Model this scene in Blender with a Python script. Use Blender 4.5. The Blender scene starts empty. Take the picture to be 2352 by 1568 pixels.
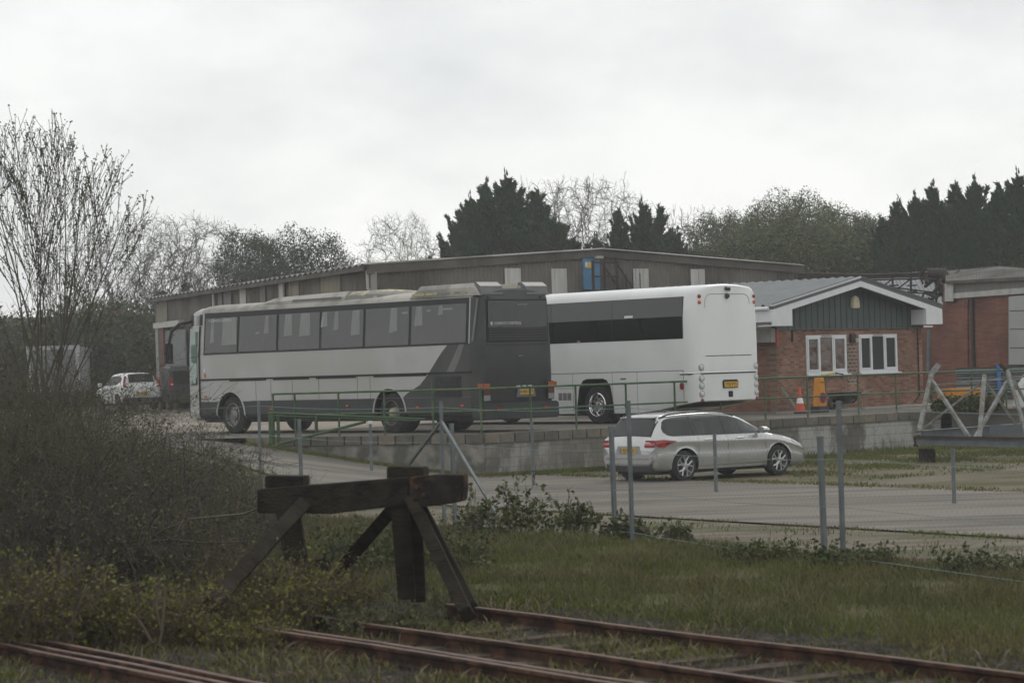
import bpy, math, random
import numpy as np
from mathutils import Vector, Matrix
R=math.radians
sc=bpy.context.scene
COL=sc.collection
# ---------------------------------------------------------------- camera (seen from a train window)
CAMZ=2.5; FPX=5823.; PIT=.0111; ROLL=.0297          # focal length in pixels of a 2352 wide picture
cd=bpy.data.cameras.new('camera'); cam=bpy.data.objects.new('camera',cd); COL.objects.link(cam)
cd.sensor_width=36; cd.lens=36*FPX/2352; cd.clip_start=.5; cd.clip_end=3000
cam.matrix_world=Matrix.Translation((0,0,CAMZ))@Matrix.Rotation(R(90)+PIT,4,'X')@Matrix.Rotation(-ROLL,4,'Z')
cd.dof.use_dof=True; cd.dof.focus_distance=64; cd.dof.aperture_fstop=4.0
sc.camera=cam
# ---------------------------------------------------------------- world: overcast sky
w=bpy.data.worlds.new('World'); sc.world=w; w.use_nodes=True
nt=w.node_tree; nt.nodes.clear(); N=nt.nodes.new; L=nt.links.new
out=N('ShaderNodeOutputWorld'); bg=N('ShaderNodeBackground'); L(bg.outputs[0],out.inputs[0])
sky=N('ShaderNodeTexSky'); sky.sky_type='NISHITA'; sky.sun_disc=False
sky.sun_elevation=R(40); sky.sun_rotation=R(25)
tc=N('ShaderNodeTexCoord'); mp=N('ShaderNodeMapping'); mp.inputs['Scale'].default_value=(5,5,11)
L(tc.outputs['Generated'],mp.inputs[0])
nz=N('ShaderNodeTexNoise'); nz.inputs['Scale'].default_value=1.0; nz.inputs['Detail'].default_value=8; nz.inputs['Roughness'].default_value=.58
L(mp.outputs[0],nz.inputs['Vector'])
cr=N('ShaderNodeValToRGB'); cr.color_ramp.elements[0].position=.33; cr.color_ramp.elements[0].color=(7.35,7.5,7.6,1)
cr.color_ramp.elements[1].position=.60; cr.color_ramp.elements[1].color=(9.7,9.75,9.6,1)
L(nz.outputs[0],cr.inputs[0])
mx=N('ShaderNodeMix'); mx.data_type='RGBA'; mx.inputs[0].default_value=.95
L(sky.outputs[0],mx.inputs[6]); L(cr.outputs[0],mx.inputs[7]); L(mx.outputs[2],bg.inputs[0]); bg.inputs[1].default_value=.1
# weak veiled sun behind the cloud
sd=bpy.data.lights.new('sun','SUN'); sd.energy=.6; sd.angle=R(20); sd.color=(1,.95,.87)
sun=bpy.data.objects.new('sun',sd); COL.objects.link(sun)
sun.rotation_euler=(R(50),0,R(180-25))
sc.view_settings.view_transform='Standard'; sc.view_settings.look='None'; sc.view_settings.exposure=.13; sc.view_settings.gamma=1
sc.render.film_transparent=False
try:
    sc.cycles.max_bounces=6; sc.cycles.transparent_max_bounces=12; sc.cycles.volume_bounces=0; sc.cycles.caustics_reflective=False
except Exception: pass

# pixel -> world, so things measured in the photograph stand on their real ground
def ray(px,py):
    u=(px-1176)/FPX; v=(py-784)/FPX
    c,s=math.cos(ROLL),math.sin(ROLL)
    x=u*c-v*s; dn=u*s+v*c
    cp,sp=math.cos(PIT),math.sin(PIT)
    return Vector((x, cp+dn*sp, sp-dn*cp))
def atY(px,py,Y):
    d=ray(px,py); return Vector((0,0,CAMZ))+d*(Y/d.y)
def atZ(px,py,z):
    d=ray(px,py); return Vector((0,0,CAMZ))+d*((z-CAMZ)/d.z)

# ---------------------------------------------------------------- helpers
def tag(o,label=None,cat=None,group=None,kind=None):
    if label: o['label']=label
    if cat: o['category']=cat
    if group: o['group']=group
    if kind: o['kind']=kind
    return o
def empty(name,loc,rz=0,label=None,cat=None,group=None):
    o=bpy.data.objects.new(name,None); COL.objects.link(o); o.location=loc; o.rotation_euler=(0,0,rz); o.empty_display_size=.3
    return tag(o,label,cat,group)
def nrm(v): return v.normalized()
class MB:
    def __init__(s): s.v=[]; s.f=[]; s.m=[]; s.mi=0
    def add(s,vs,fs):
        b=len(s.v); s.v+= [tuple(p) for p in vs]; s.f+=[tuple(i+b for i in f) for f in fs]; s.m+=[s.mi]*len(fs); return s
    def box(s,x0,x1,y0,y1,z0,z1):
        return s.add([(x,y,z) for z in(z0,z1) for y in(y0,y1) for x in(x0,x1)],[(0,2,3,1),(4,5,7,6),(0,1,5,4),(2,6,7,3),(0,4,6,2),(1,3,7,5)])
    def bar(s,p,q,w,h=None,up=(0,0,1)):
        p=Vector(p);q=Vector(q);h=h or w;d=nrm(q-p);up=Vector(up)
        if abs(d.dot(up))>.98: up=Vector((1,0,0))
        a=nrm(d.cross(up))*w/2;b=nrm(a.cross(d))*h/2
        return s.add([p-a-b,p+a-b,p+a+b,p-a+b,q-a-b,q+a-b,q+a+b,q-a+b],[(3,2,1,0),(4,5,6,7),(0,1,5,4),(1,2,6,5),(2,3,7,6),(3,0,4,7)])
    def tube(s,pts,r,n=8,caps=True):
        pts=[Vector(p) for p in pts]; rs=r if isinstance(r,(list,tuple)) else [r]*len(pts)
        a=None; rings=[]
        for i,p in enumerate(pts):
            d=nrm((pts[min(i+1,len(pts)-1)]-pts[max(i-1,0)]))
            if a is None: a=d.orthogonal().normalized()
            a=nrm(a-d*a.dot(d)); b=d.cross(a)
            rings.append([p+(a*math.cos(t)+b*math.sin(t))*rs[i] for t in [2*math.pi*k/n for k in range(n)]])
        vs=[q for r_ in rings for q in r_]; fs=[]
        for i in range(len(pts)-1):
            for k in range(n): fs.append((i*n+k,i*n+(k+1)%n,(i+1)*n+(k+1)%n,(i+1)*n+k))
        if caps: fs+= [tuple(range(n))[::-1],tuple((len(pts)-1)*n+k for k in range(n))]
        return s.add(vs,fs)
    def prism(s,poly,a,b,plane='xz'):   # polygon extruded from a to b along the missing axis
        n=len(poly)
        f={'xz':lambda p,t:(p[0],t,p[1]),'yz':lambda p,t:(t,p[0],p[1]),'xy':lambda p,t:(p[0],p[1],t)}[plane]
        vs=[f(p,a) for p in poly]+[f(p,b) for p in poly]
        fs=[tuple(range(n)),tuple(range(n,2*n))[::-1]]+[(i,i+n,(i+1)%n+n,(i+1)%n) for i in range(n)]
        return s.add(vs,fs)
    def lathe(s,prof,c,axis='y',n=32,sgn=1):   # prof (r,t) along axis
        vs=[]; 
        for r,t in prof:
            for k in range(n):
                a=2*math.pi*k/n; u,v=r*math.cos(a),r*math.sin(a)
                vs.append({'y':(c[0]+u,c[1]+t*sgn,c[2]+v),'x':(c[0]+t*sgn,c[1]+u,c[2]+v),'z':(c[0]+u,c[1]+v,c[2]+t*sgn)}[axis])
        fs=[(i*n+k,i*n+(k+1)%n,(i+1)*n+(k+1)%n,(i+1)*n+k) for i in range(len(prof)-1) for k in range(n)]
        return s.add(vs,fs)
    def grid(s,rows):
        nr=len(rows);nc=len(rows[0]); return s.add([p for r in rows for p in r],[(i*nc+j,i*nc+j+1,(i+1)*nc+j+1,(i+1)*nc+j) for i in range(nr-1) for j in range(nc-1)])
    def build(s,name,mats,parent=None,smooth=None,bevel=0,recalc=True):
        me=bpy.data.meshes.new(name); me.from_pydata(s.v,[],s.f)
        mats=mats if isinstance(mats,(list,tuple)) else [mats]
        for m in mats: me.materials.append(m)
        if len(mats)>1: me.polygons.foreach_set('material_index',s.m)
        if recalc:
            import bmesh
            b=bmesh.new(); b.from_mesh(me); bmesh.ops.recalc_face_normals(b,faces=b.faces)
            if bevel: bmesh.ops.bevel(b,geom=[e for e in b.edges if len(e.link_faces)==2 and e.calc_face_angle(0)>.5],offset=bevel,segments=2,affect='EDGES',clamp_overlap=True)
            b.to_mesh(me); b.free()
        if smooth:
            me.polygons.foreach_set('use_smooth',[True]*len(me.polygons)); me.set_sharp_from_angle(angle=R(smooth))
        me.update(); o=bpy.data.objects.new(name,me); COL.objects.link(o)
        if parent: o.parent=parent
        return o
def cut(o,cutters):
    for c in cutters:
        c.parent=o.parent
        m=o.modifiers.new('b','BOOLEAN'); m.operation='DIFFERENCE'; m.solver='EXACT'; m.object=c
        try: m.material_mode='TRANSFER'
        except Exception: pass
    bpy.context.view_layer.update()
    dg=bpy.context.evaluated_depsgraph_get(); me=bpy.data.meshes.new_from_object(o.evaluated_get(dg))
    me.name=o.name; o.modifiers.clear(); o.data=me
def bigmesh(name,V,F,mats,mi=None,parent=None,smooth=False):
    V=np.asarray(V,dtype=np.float32);F=np.asarray(F,dtype=np.int32); k=F.shape[1]
    me=bpy.data.meshes.new(name); me.vertices.add(len(V)); me.vertices.foreach_set('co',V.ravel())
    me.loops.add(F.size); me.loops.foreach_set('vertex_index',F.ravel()); me.polygons.add(len(F))
    me.polygons.foreach_set('loop_start',np.arange(len(F),dtype=np.int32)*k)
    try: me.polygons.foreach_set('loop_total',np.full(len(F),k,dtype=np.int32))
    except Exception: pass
    for m in (mats if isinstance(mats,(list,tuple)) else [mats]): me.materials.append(m)
    if mi is not None: me.polygons.foreach_set('material_index',np.asarray(mi,dtype=np.int32))
    me.polygons.foreach_set('use_smooth',np.full(len(F),bool(smooth)))
    me.update(calc_edges=True); me.validate()
    o=bpy.data.objects.new(name,me); COL.objects.link(o)
    if parent: o.parent=parent
    return o
def copy_tree(o,parent=None):
    c=o.copy(); COL.objects.link(c); c.parent=parent
    for ch in [x for x in o.children]: copy_tree(ch,c)
    return c
_fc={}
def text(body,size,mat,name,parent,M,extrude=.002,align='CENTER'):
    cu=bpy.data.curves.new('t','FONT'); cu.body=body; cu.size=size; cu.extrude=extrude; cu.align_x=align; cu.align_y='CENTER'; cu.resolution_u=2
    t=bpy.data.objects.new('t',cu); COL.objects.link(t); bpy.context.view_layer.update()
    me=bpy.data.meshes.new_from_object(t.evaluated_get(bpy.context.evaluated_depsgraph_get()))
    bpy.data.objects.remove(t); me.materials.clear(); me.materials.append(mat); me.transform(M)
    o=bpy.data.objects.new(name,me); COL.objects.link(o); o.parent=parent; return o
def frame(origin,xd,yd):
    x=nrm(Vector(xd));y=nrm(Vector(yd));z=x.cross(y); m=Matrix((x,y,z)).transposed().to_4x4(); m.translation=Vector(origin); return m

# ---------------------------------------------------------------- materials
MATS={}
def mat(name,c,c2=None,rough=.7,metal=0,scale=3.,spec=None,bump=0,bscale=None,detail=5,lo=.35,hi=.65,stretch=(1,1,1),emit=None,coat=0,trans=0,c3=None,s3=.5,rot=0):
    if name in MATS: return MATS[name]
    m=bpy.data.materials.new(name); m.use_nodes=True; nt=m.node_tree; b=nt.nodes['Principled BSDF']; N=nt.nodes.new; L=nt.links.new
    b.inputs['Roughness'].default_value=rough; b.inputs['Metallic'].default_value=metal
    if spec is not None: b.inputs['Specular IOR Level'].default_value=spec
    if coat: b.inputs['Coat Weight'].default_value=coat; b.inputs['Coat Roughness'].default_value=.08
    if trans: b.inputs['Transmission Weight'].default_value=trans
    b.inputs['Base Color'].default_value=(*c,1)
    if emit: b.inputs['Emission Color'].default_value=(*c,1); b.inputs['Emission Strength'].default_value=emit
    tc=N('ShaderNodeTexCoord'); mp=N('ShaderNodeMapping'); mp.inputs['Scale'].default_value=stretch; mp.inputs['Rotation'].default_value=(0,0,rot); L(tc.outputs['Object'],mp.inputs[0])
    if c2:
        n=N('ShaderNodeTexNoise'); n.inputs['Scale'].default_value=scale; n.inputs['Detail'].default_value=detail; L(mp.outputs[0],n.inputs['Vector'])
        r=N('ShaderNodeValToRGB'); r.color_ramp.elements[0].position=lo; r.color_ramp.elements[1].position=hi
        r.color_ramp.elements[0].color=(*c,1); r.color_ramp.elements[1].color=(*c2,1); L(n.outputs[0],r.inputs[0])
        col=r.outputs[0]
        if c3:
            n3=N('ShaderNodeTexNoise'); n3.inputs['Scale'].default_value=s3; n3.inputs['Detail'].default_value=6; L(mp.outputs[0] if rot else tc.outputs['Object'],n3.inputs['Vector'])
            r3=N('ShaderNodeValToRGB'); r3.color_ramp.elements[0].position=.45; r3.color_ramp.elements[1].position=.6; L(n3.outputs[0],r3.inputs[0])
            x=N('ShaderNodeMix'); x.data_type='RGBA'; L(r3.outputs[0],x.inputs[0]); L(col,x.inputs[6]); x.inputs[7].default_value=(*c3,1); col=x.outputs[2]
        L(col,b.inputs['Base Color'])
    if bump:
        n=N('ShaderNodeTexNoise'); n.inputs['Scale'].default_value=bscale or scale*4; n.inputs['Detail'].default_value=6; L(mp.outputs[0],n.inputs['Vector'])
        bp=N('ShaderNodeBump'); bp.inputs['Strength'].default_value=bump; bp.inputs['Distance'].default_value=.02; L(n.outputs[0],bp.inputs['Height']); L(bp.outputs[0],b.inputs['Normal'])
    MATS[name]=m; return m
def brickmat(name,axis,ca,cb,mortar,bw=.225,bh=.075,ms=.012,wear=None,wscale=1.2,wlo=.5,whi=.56,bias=0):
    m=bpy.data.materials.new(name); m.use_nodes=True; nt=m.node_tree; b=nt.nodes['Principled BSDF']; N=nt.nodes.new; L=nt.links.new
    b.inputs['Roughness'].default_value=.9; b.inputs['Specular IOR Level'].default_value=.2
    tc=N('ShaderNodeTexCoord'); sp=N('ShaderNodeSeparateXYZ'); L(tc.outputs['Object'],sp.inputs[0]); cb_=N('ShaderNodeCombineXYZ')
    L(sp.outputs['X' if axis=='x' else 'Y'],cb_.inputs[0]); L(sp.outputs['Z'],cb_.inputs[1])
    t=N('ShaderNodeTexBrick'); t.inputs['Scale'].default_value=1; t.inputs['Brick Width'].default_value=bw; t.inputs['Row Height'].default_value=bh
    t.inputs['Mortar Size'].default_value=ms; t.inputs['Mortar Smooth'].default_value=.3; t.inputs['Bias'].default_value=bias
    t.inputs['Color1'].default_value=(*ca,1); t.inputs['Color2'].default_value=(*cb,1); t.inputs['Mortar'].default_value=(*mortar,1); L(cb_.outputs[0],t.inputs['Vector'])
    n=N('ShaderNodeTexNoise'); n.inputs['Scale'].default_value=.8; n.inputs['Detail'].default_value=7; L(tc.outputs['Object'],n.inputs['Vector'])
    r=N('ShaderNodeMapRange'); r.inputs[1].default_value=.3; r.inputs[2].default_value=.7; r.inputs[3].default_value=.62; r.inputs[4].default_value=1.25; L(n.outputs[0],r.inputs[0])
    x=N('ShaderNodeVectorMath'); x.operation='SCALE'; L(t.outputs[0],x.inputs[0]); L(r.outputs[0],x.inputs['Scale']); col=x.outputs[0]
    if wear:
        mp=N('ShaderNodeMapping'); mp.inputs['Scale'].default_value=(1.6,1.6,.8); L(tc.outputs['Object'],mp.inputs[0])
        n2=N('ShaderNodeTexNoise'); n2.inputs['Scale'].default_value=wscale; n2.inputs['Detail'].default_value=9; n2.inputs['Roughness'].default_value=.68; L(mp.outputs[0],n2.inputs['Vector'])
        r2=N('ShaderNodeMapRange'); r2.inputs[1].default_value=wlo; r2.inputs[2].default_value=whi; L(n2.outputs[0],r2.inputs[0])
        # paint stays off the top course and off the joints
        r4=N('ShaderNodeMapRange'); r4.inputs[1].default_value=.80; r4.inputs[2].default_value=.74; L(sp.outputs['Z'],r4.inputs[0])
        mu=N('ShaderNodeMath'); mu.operation='MULTIPLY'; L(r2.outputs[0],mu.inputs[0]); L(r4.outputs[0],mu.inputs[1])
        mj=N('ShaderNodeMath'); mj.operation='MULTIPLY'; L(mu.outputs[0],mj.inputs[0])
        mk=N('ShaderNodeMapRange'); mk.inputs[3].default_value=1; mk.inputs[4].default_value=.45; L(t.outputs['Fac'],mk.inputs[0]); L(mk.outputs[0],mj.inputs[1])
        y=N('ShaderNodeMix'); y.data_type='RGBA'; L(mj.outputs[0],y.inputs[0]); L(col,y.inputs[6]); y.inputs[7].default_value=(*wear,1); col=y.outputs[2]
    L(col,b.inputs['Base Color'])
    bp=N('ShaderNodeBump'); bp.inputs['Strength'].default_value=.5; bp.inputs['Distance'].default_value=.01; bp.invert=True; L(t.outputs['Fac'],bp.inputs['Height']); L(bp.outputs[0],b.inputs['Normal'])
    return m
def glassmat(name,tint,mixw,rough=.06,dust=(.1,.1,.1),dw=.3):
    m=bpy.data.materials.new(name); m.use_nodes=True; nt=m.node_tree; nt.nodes.clear(); N=nt.nodes.new; L=nt.links.new
    o=N('ShaderNodeOutputMaterial'); tr=N('ShaderNodeBsdfTransparent'); tr.inputs[0].default_value=(*tint,1)
    d=N('ShaderNodeBsdfDiffuse'); d.inputs[0].default_value=(*dust,1); g=N('ShaderNodeBsdfGlossy'); g.inputs['Roughness'].default_value=rough; g.inputs[0].default_value=(.9,.9,.9,1)
    tcg=N('ShaderNodeTexCoord'); ng=N('ShaderNodeTexNoise'); ng.inputs['Scale'].default_value=1.3; ng.inputs['Detail'].default_value=2; L(tcg.outputs['Object'],ng.inputs['Vector']); bg_=N('ShaderNodeBump'); bg_.inputs['Strength'].default_value=.35; bg_.inputs['Distance'].default_value=.035; L(ng.outputs[0],bg_.inputs['Height']); L(bg_.outputs[0],g.inputs['Normal'])
    ge=N('ShaderNodeNewGeometry'); fb=N('ShaderNodeMath'); fb.operation='SUBTRACT'; fb.inputs[0].default_value=1; L(ge.outputs['Backfacing'],fb.inputs[1])
    dm=N('ShaderNodeMath'); dm.operation='MULTIPLY'; dm.inputs[1].default_value=dw; L(fb.outputs[0],dm.inputs[0])
    a=N('ShaderNodeMixShader'); L(dm.outputs[0],a.inputs[0]); L(tr.outputs[0],a.inputs[1]); L(d.outputs[0],a.inputs[2])
    fr=N('ShaderNodeFresnel'); fr.inputs[0].default_value=1.5; mm=N('ShaderNodeMath'); mm.operation='ADD'; mm.inputs[1].default_value=mixw; L(fr.outputs[0],mm.inputs[0])
    fm=N('ShaderNodeMath'); fm.operation='MULTIPLY'; L(mm.outputs[0],fm.inputs[0]); L(fb.outputs[0],fm.inputs[1])
    b=N('ShaderNodeMixShader'); L(fm.outputs[0],b.inputs[0]); L(a.outputs[0],b.inputs[1]); L(g.outputs[0],b.inputs[2]); L(b.outputs[0],o.inputs[0]); return m
M=dict(
 silver=mat('silver_paint',(.42,.422,.415),(.365,.367,.362),rough=.45,metal=.15,scale=1.2,c3=(.36,.355,.335),s3=.5),
 dgrey=mat('dark_grey_paint',(.034,.037,.037),(.025,.027,.027),rough=.5,scale=1.5,c3=(.046,.046,.043),s3=.9),
 stripe=mat('mid_grey_paint',(.11,.115,.115),(.14,.14,.14),rough=.45),
 skirt=mat('skirt_paint',(.030,.036,.037),(.022,.026,.026),rough=.6,scale=2),
 band=mat('window_surround',(.014,.015,.016),rough=.45,spec=.3),
 black=mat('black_plastic',(.015,.015,.016),(.03,.03,.03),rough=.6,scale=8),
 rubber=mat('tyre_rubber',(.016,.016,.016),(.03,.029,.027),rough=.9,scale=6),
 roofdirt=mat('weathered_roof_paint',(.33,.325,.30),(.22,.215,.19),rough=.8,scale=2.5,c3=(.42,.40,.36),s3=1.3),
 yel_flake=mat('flaking_pod_paint',(.22,.215,.20),(.46,.41,.24),rough=.8,scale=3.4,lo=.5,hi=.56),
 cream=mat('cream_plastic',(.42,.39,.27),(.3,.28,.2),rough=.7,scale=4),
 chrome=mat('chrome',(.75,.75,.76),rough=.12,metal=1),
 steel=mat('dull_steel',(.25,.25,.25),(.17,.165,.16),rough=.55,metal=.6,scale=6),
 rimgrey=mat('dark_wheel_disc',(.05,.05,.048),(.09,.085,.075),rough=.7,scale=5),
 alloy=mat('alloy_rim',(.5,.51,.52),rough=.35,metal=.7),
 white=mat('white_paint',(.74,.76,.76),(.70,.72,.71),rough=.35,scale=.8,coat=.3,c3=(.66,.675,.665),s3=.7),
 whitepvc=mat('white_plastic',(.68,.70,.72),(.62,.64,.65),rough=.5,scale=3),
 curtain=mat('curtain_cloth',(.72,.72,.70),(.5,.5,.48),rough=.95,scale=6,stretch=(6,6,.3)),
 orange=mat('orange_lens',(.55,.1,.015),rough=.25), red=mat('red_lens',(.30,.018,.018),(.20,.010,.010),rough=.25,coat=.3), clear=mat('clear_lens',(.52,.54,.54),rough=.2),
 seam=mat('panel_gap',(.10,.105,.105),rough=.8), seamd=mat('dark_panel_gap',(.015,.015,.015),rough=.9),
 yplate=mat('yellow_plate',(.62,.37,.02),(.55,.31,.02),rough=.5,scale=12), ink=mat('black_letter',(.02,.02,.02)), blue=mat('blue_band',(.05,.12,.35)), 
 letter=mat('white_letter',(.62,.63,.62)),
 carsilver=mat('silver_car_paint',(.52,.53,.53),(.48,.49,.49),rough=.26,metal=.6,scale=1,coat=.6,c3=(.47,.475,.47),s3=2.),
 green=mat('green_railing_paint',(.022,.080,.036),(.045,.115,.05),rough=.6,scale=5,c3=(.09,.12,.05),s3=4),
 galv=mat('galvanised_steel',(.16,.18,.19),(.11,.125,.13),rough=.6,metal=.35,scale=4),
 lattice=mat('weathered_galvanised',(.27,.285,.28),(.17,.18,.175),rough=.75,scale=7,c3=(.15,.13,.10),s3=5),
 wood=mat('tarred_timber',(.034,.027,.020),(.014,.012,.010),rough=.95,spec=.1,scale=3,stretch=(.5,4,4),bump=1,bscale=9,c3=(.035,.03,.022),s3=2.5),
 woodrot=mat('rotten_timber_face',(.022,.018,.015),(.13,.06,.035),rough=.95,spec=.1,scale=5,lo=.52,hi=.66,bump=1,bscale=10,c3=(.035,.03,.028),s3=4),
 sleeper=mat('weathered_sleeper',(.10,.078,.062),(.055,.043,.034),rough=.95,spec=.1,scale=2,stretch=(3,3,3),bump=.8),
 rust=mat('rusty_rail',(.060,.031,.021),(.105,.055,.036),rough=.95,spec=.15,scale=5,c3=(.03,.018,.014),s3=4,bump=.5,bscale=30),
 railtop=mat('rail_head',(.16,.105,.085),(.09,.058,.045),rough=.7,spec=.3,scale=6),
 gclad=mat('green_grey_cladding',(.062,.085,.082),(.05,.07,.067),rough=.7,scale=2),
 asb=mat('weathered_asbestos_sheet',(.112,.100,.085),(.075,.067,.057),rough=.9,scale=1.1,stretch=(1.5,1.5,.35),c3=(.15,.14,.125),s3=.4),
 asbroof=mat('mossy_asbestos_roof',(.16,.155,.14),(.09,.085,.07),rough=.95,scale=.9,c3=(.22,.22,.21),s3=.5),
 barge=mat('dark_barge_board',(.085,.077,.066),(.05,.045,.04),rough=.9,scale=2,c3=(.11,.10,.085),s3=1),
 panelw=mat('pale_translucent_sheet',(.50,.50,.48),(.40,.40,.38),rough=.7,scale=2,stretch=(2,2,.4)),
 panelb=mat('beige_sheet',(.23,.21,.155),(.17,.155,.12),rough=.8,scale=2,stretch=(2,2,.4)),
 panelo=mat('grey_sheet',(.19,.19,.18),(.14,.14,.135),rough=.8,scale=2,stretch=(2,2,.4)),
 bluedoor=mat('blue_door_paint',(.07,.22,.36),(.055,.17,.30),rough=.6,scale=4),
 concrete=mat('pale_concrete',(.33,.32,.30),(.25,.245,.23),rough=.9,scale=2,bump=.3),
 darksteel=mat('dark_rusty_steel',(.045,.032,.026),(.025,.02,.018),rough=.85,scale=4),
 roofsheet=mat('grey_roof_sheet',(.20,.22,.23),(.165,.18,.19),rough=.7,scale=1,metal=.1),
 roofdark=mat('grey_roof_edge',(.075,.085,.085),rough=.6),
 bark=mat('bark',(.05,.045,.037),(.085,.078,.06),rough=.95,scale=3,stretch=(2,2,.5)),
 barkpale=mat('pale_bark',(.105,.105,.08),(.07,.07,.055),rough=.95,scale=3),
 twig=mat('twig_bark',(.062,.052,.042),(.038,.033,.028),rough=.95,scale=2),
 stemgrey=mat('grey_stem',(.080,.078,.050),(.045,.043,.028),rough=.95,scale=4),
 deadcane=mat('dead_cane',(.13,.10,.075),(.075,.058,.042),rough=.95,scale=4),
 conif=mat('conifer_needles',(.030,.062,.038),(.052,.085,.044),rough=.85,scale=.9,spec=.1,c3=(.060,.070,.034),s3=.5),
 ivy=mat('ivy_leaves',(.020,.040,.020),(.042,.060,.026),rough=.7,scale=.8,spec=.2),
 spring=mat('spring_leaves',(.155,.18,.06),(.10,.12,.045),rough=.8,scale=.3,spec=.2),
 bramble=mat('bramble_leaves',(.045,.066,.020),(.095,.094,.030),rough=.75,scale=.7,spec=.25),
 yleaf=mat('yellow_green_leaves',(.14,.15,.026),(.10,.085,.022),rough=.8,scale=1.2,spec=.2),
 olive=mat('olive_leaves',(.062,.076,.030),(.105,.115,.046),rough=.8,scale=.35,spec=.2),
 grassA=mat('grass_blades',(.075,.095,.026),(.15,.132,.055),rough=.9,scale=.7,spec=.1,c3=(.12,.14,.034),s3=.4),
 grassD=mat('dead_grass',(.17,.145,.09),(.10,.085,.05),rough=.9,scale=1,spec=.2),
 officebrick=None)
GL_DARK=glassmat('tinted_coach_glass',(.80,.81,.81),.015,.05,(.15,.15,.145),.30)
GL_BLK=glassmat('black_coach_glass',(.12,.12,.12),.03,.03,(.03,.03,.03),.2)
GL_CAR=glassmat('car_glass',(.35,.4,.39),.0,.03,(.05,.055,.055),.25)
GL_GREEN=glassmat('green_door_glass',(.4,.5,.47),.0,.03,(.22,.33,.30),.6)
# ================================================================ vehicles
ZU=1.016                                                        # level of the upper yard
def pchip(xs,ys,x):                                             # smooth monotone-ish interpolation
    xs=np.array(xs,float);ys=np.array(ys,float);h=np.diff(xs);dl=np.diff(ys)/h; m=np.zeros(len(xs))
    m[0]=dl[0];m[-1]=dl[-1]
    for i in range(1,len(xs)-1): m[i]=0 if dl[i-1]*dl[i]<=0 else 2*dl[i-1]*dl[i]/(dl[i-1]+dl[i])
    i=int(np.clip(np.searchsorted(xs,x)-1,0,len(xs)-2)); t=(x-xs[i])/h[i]
    return float((2*t**3-3*t**2+1)*ys[i]+(t**3-2*t**2+t)*h[i]*m[i]+(-2*t**3+3*t**2)*ys[i+1]+(t**3-t**2)*h[i]*m[i+1])
def wheel(parent,x,y,r,wd,sgn,kind,name='wheel'):
    """wheel whose outer face looks towards sgn*y"""
    t=MB(); t.lathe([(r*.62,0),(r*.66,.0),(r*.9,-.012),(r*.97,-.03),(r,-.06),(r,-wd+.04),(r*.95,-wd+.01),(r*.6,-wd)],(x,y,r),'y',40,sgn)
    w_=t.build(name,M['rubber'],parent,smooth=40)
    if kind=='coachsteel':
        m=MB(); m.lathe([(r*.63,0),(r*.60,.012),(r*.57,0),(r*.55,-.10),(r*.30,-.13),(r*.27,-.05),(r*.20,-.03),(0.001,-.02)],(x,y,r),'y',40,sgn); m.build('rim',M['steel'],w_,smooth=40)
        h=MB()
        for k in range(10):
            a=2*math.pi*k/10; h.lathe([(.001,-.08),(.022,-.08),(.022,-.13)],(x+r*.36*math.cos(a),y,r+r*.36*math.sin(a)),'y',8,sgn)
        h.build('wheel_nuts',M['chrome'],w_)
    elif kind=='coachdark':
        m=MB(); m.lathe([(r*.62,0),(r*.60,.008),(r*.585,0),(r*.57,-.12),(r*.30,-.16)],(x,y,r),'y',40,sgn); m.build('rim',M['rimgrey'],w_,smooth=40)
        k=MB(); k.lathe([(r*.625,.006),(r*.605,.012),(r*.59,.004)],(x,y,r),'y',40,sgn); k.build('rim_edge',M['steel'],w_,smooth=60)
        h=MB(); h.lathe([(r*.30,-.16),(r*.24,-.02),(r*.17,.01),(r*.12,.03),(.001,.03)],(x,y,r),'y',24,sgn); h.build('hub',M['cream'],w_,smooth=40)
    elif kind=='coachchrome':
        m=MB(); m.lathe([(r*.63,0),(r*.60,.014),(r*.575,0),(r*.56,-.14),(r*.34,-.17),(r*.30,-.10),(r*.22,-.09),(r*.18,-.02),(.001,-.01)],(x,y,r),'y',48,sgn); m.build('rim',M['chrome'],w_,smooth=40)
        h=MB()
        for k in range(10):
            a=2*math.pi*k/10; h.lathe([(.03,-.125),(.045,-.15),(.045,-.17)],(x+r*.45*math.cos(a),y,r+r*.45*math.sin(a)),'y',10,sgn)
        h.build('vent_holes',M['black'],w_)
    elif kind=='alloy':
        m=MB(); m.lathe([(r*.70,-.005),(r*.68,.008),(r*.655,-.004),(r*.64,-.10)],(x,y,r),'y',40,sgn); m.build('rim',M['alloy'],w_,smooth=40)
        b=MB(); b.lathe([(r*.645,-.10),(.001,-.10)],(x,y,r),'y',32,sgn); b.build('brake_disc',M['rimgrey'],w_)
        s=MB()
        for k in range(5):
            a=2*math.pi*k/5+.2
            def P(rr,aa,dep): return (x+r*rr*math.cos(aa),y+sgn*dep,r+r*rr*math.sin(aa))
            for q in (-1,1):
                pts=[P(.10,a+q*.5,-.01),P(.36,a+q*.10,-.012),P(.66,a+q*.30,-.008)]
                s.tube(pts,[r*.075,r*.065,r*.06],6)
        s.lathe([(.001,.0),(r*.13,-.004),(r*.17,-.03)],(x,y,r),'y',20,sgn)
        s.build('spokes',M['alloy'],w_,smooth=50)
    elif kind=='plain':
        m=MB(); m.lathe([(r*.63,0),(r*.6,.01),(r*.5,-.03),(.001,-.02)],(x,y,r),'y',28,sgn); m.build('rim',M['rimgrey'],w_,smooth=40)
    return w_
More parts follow.
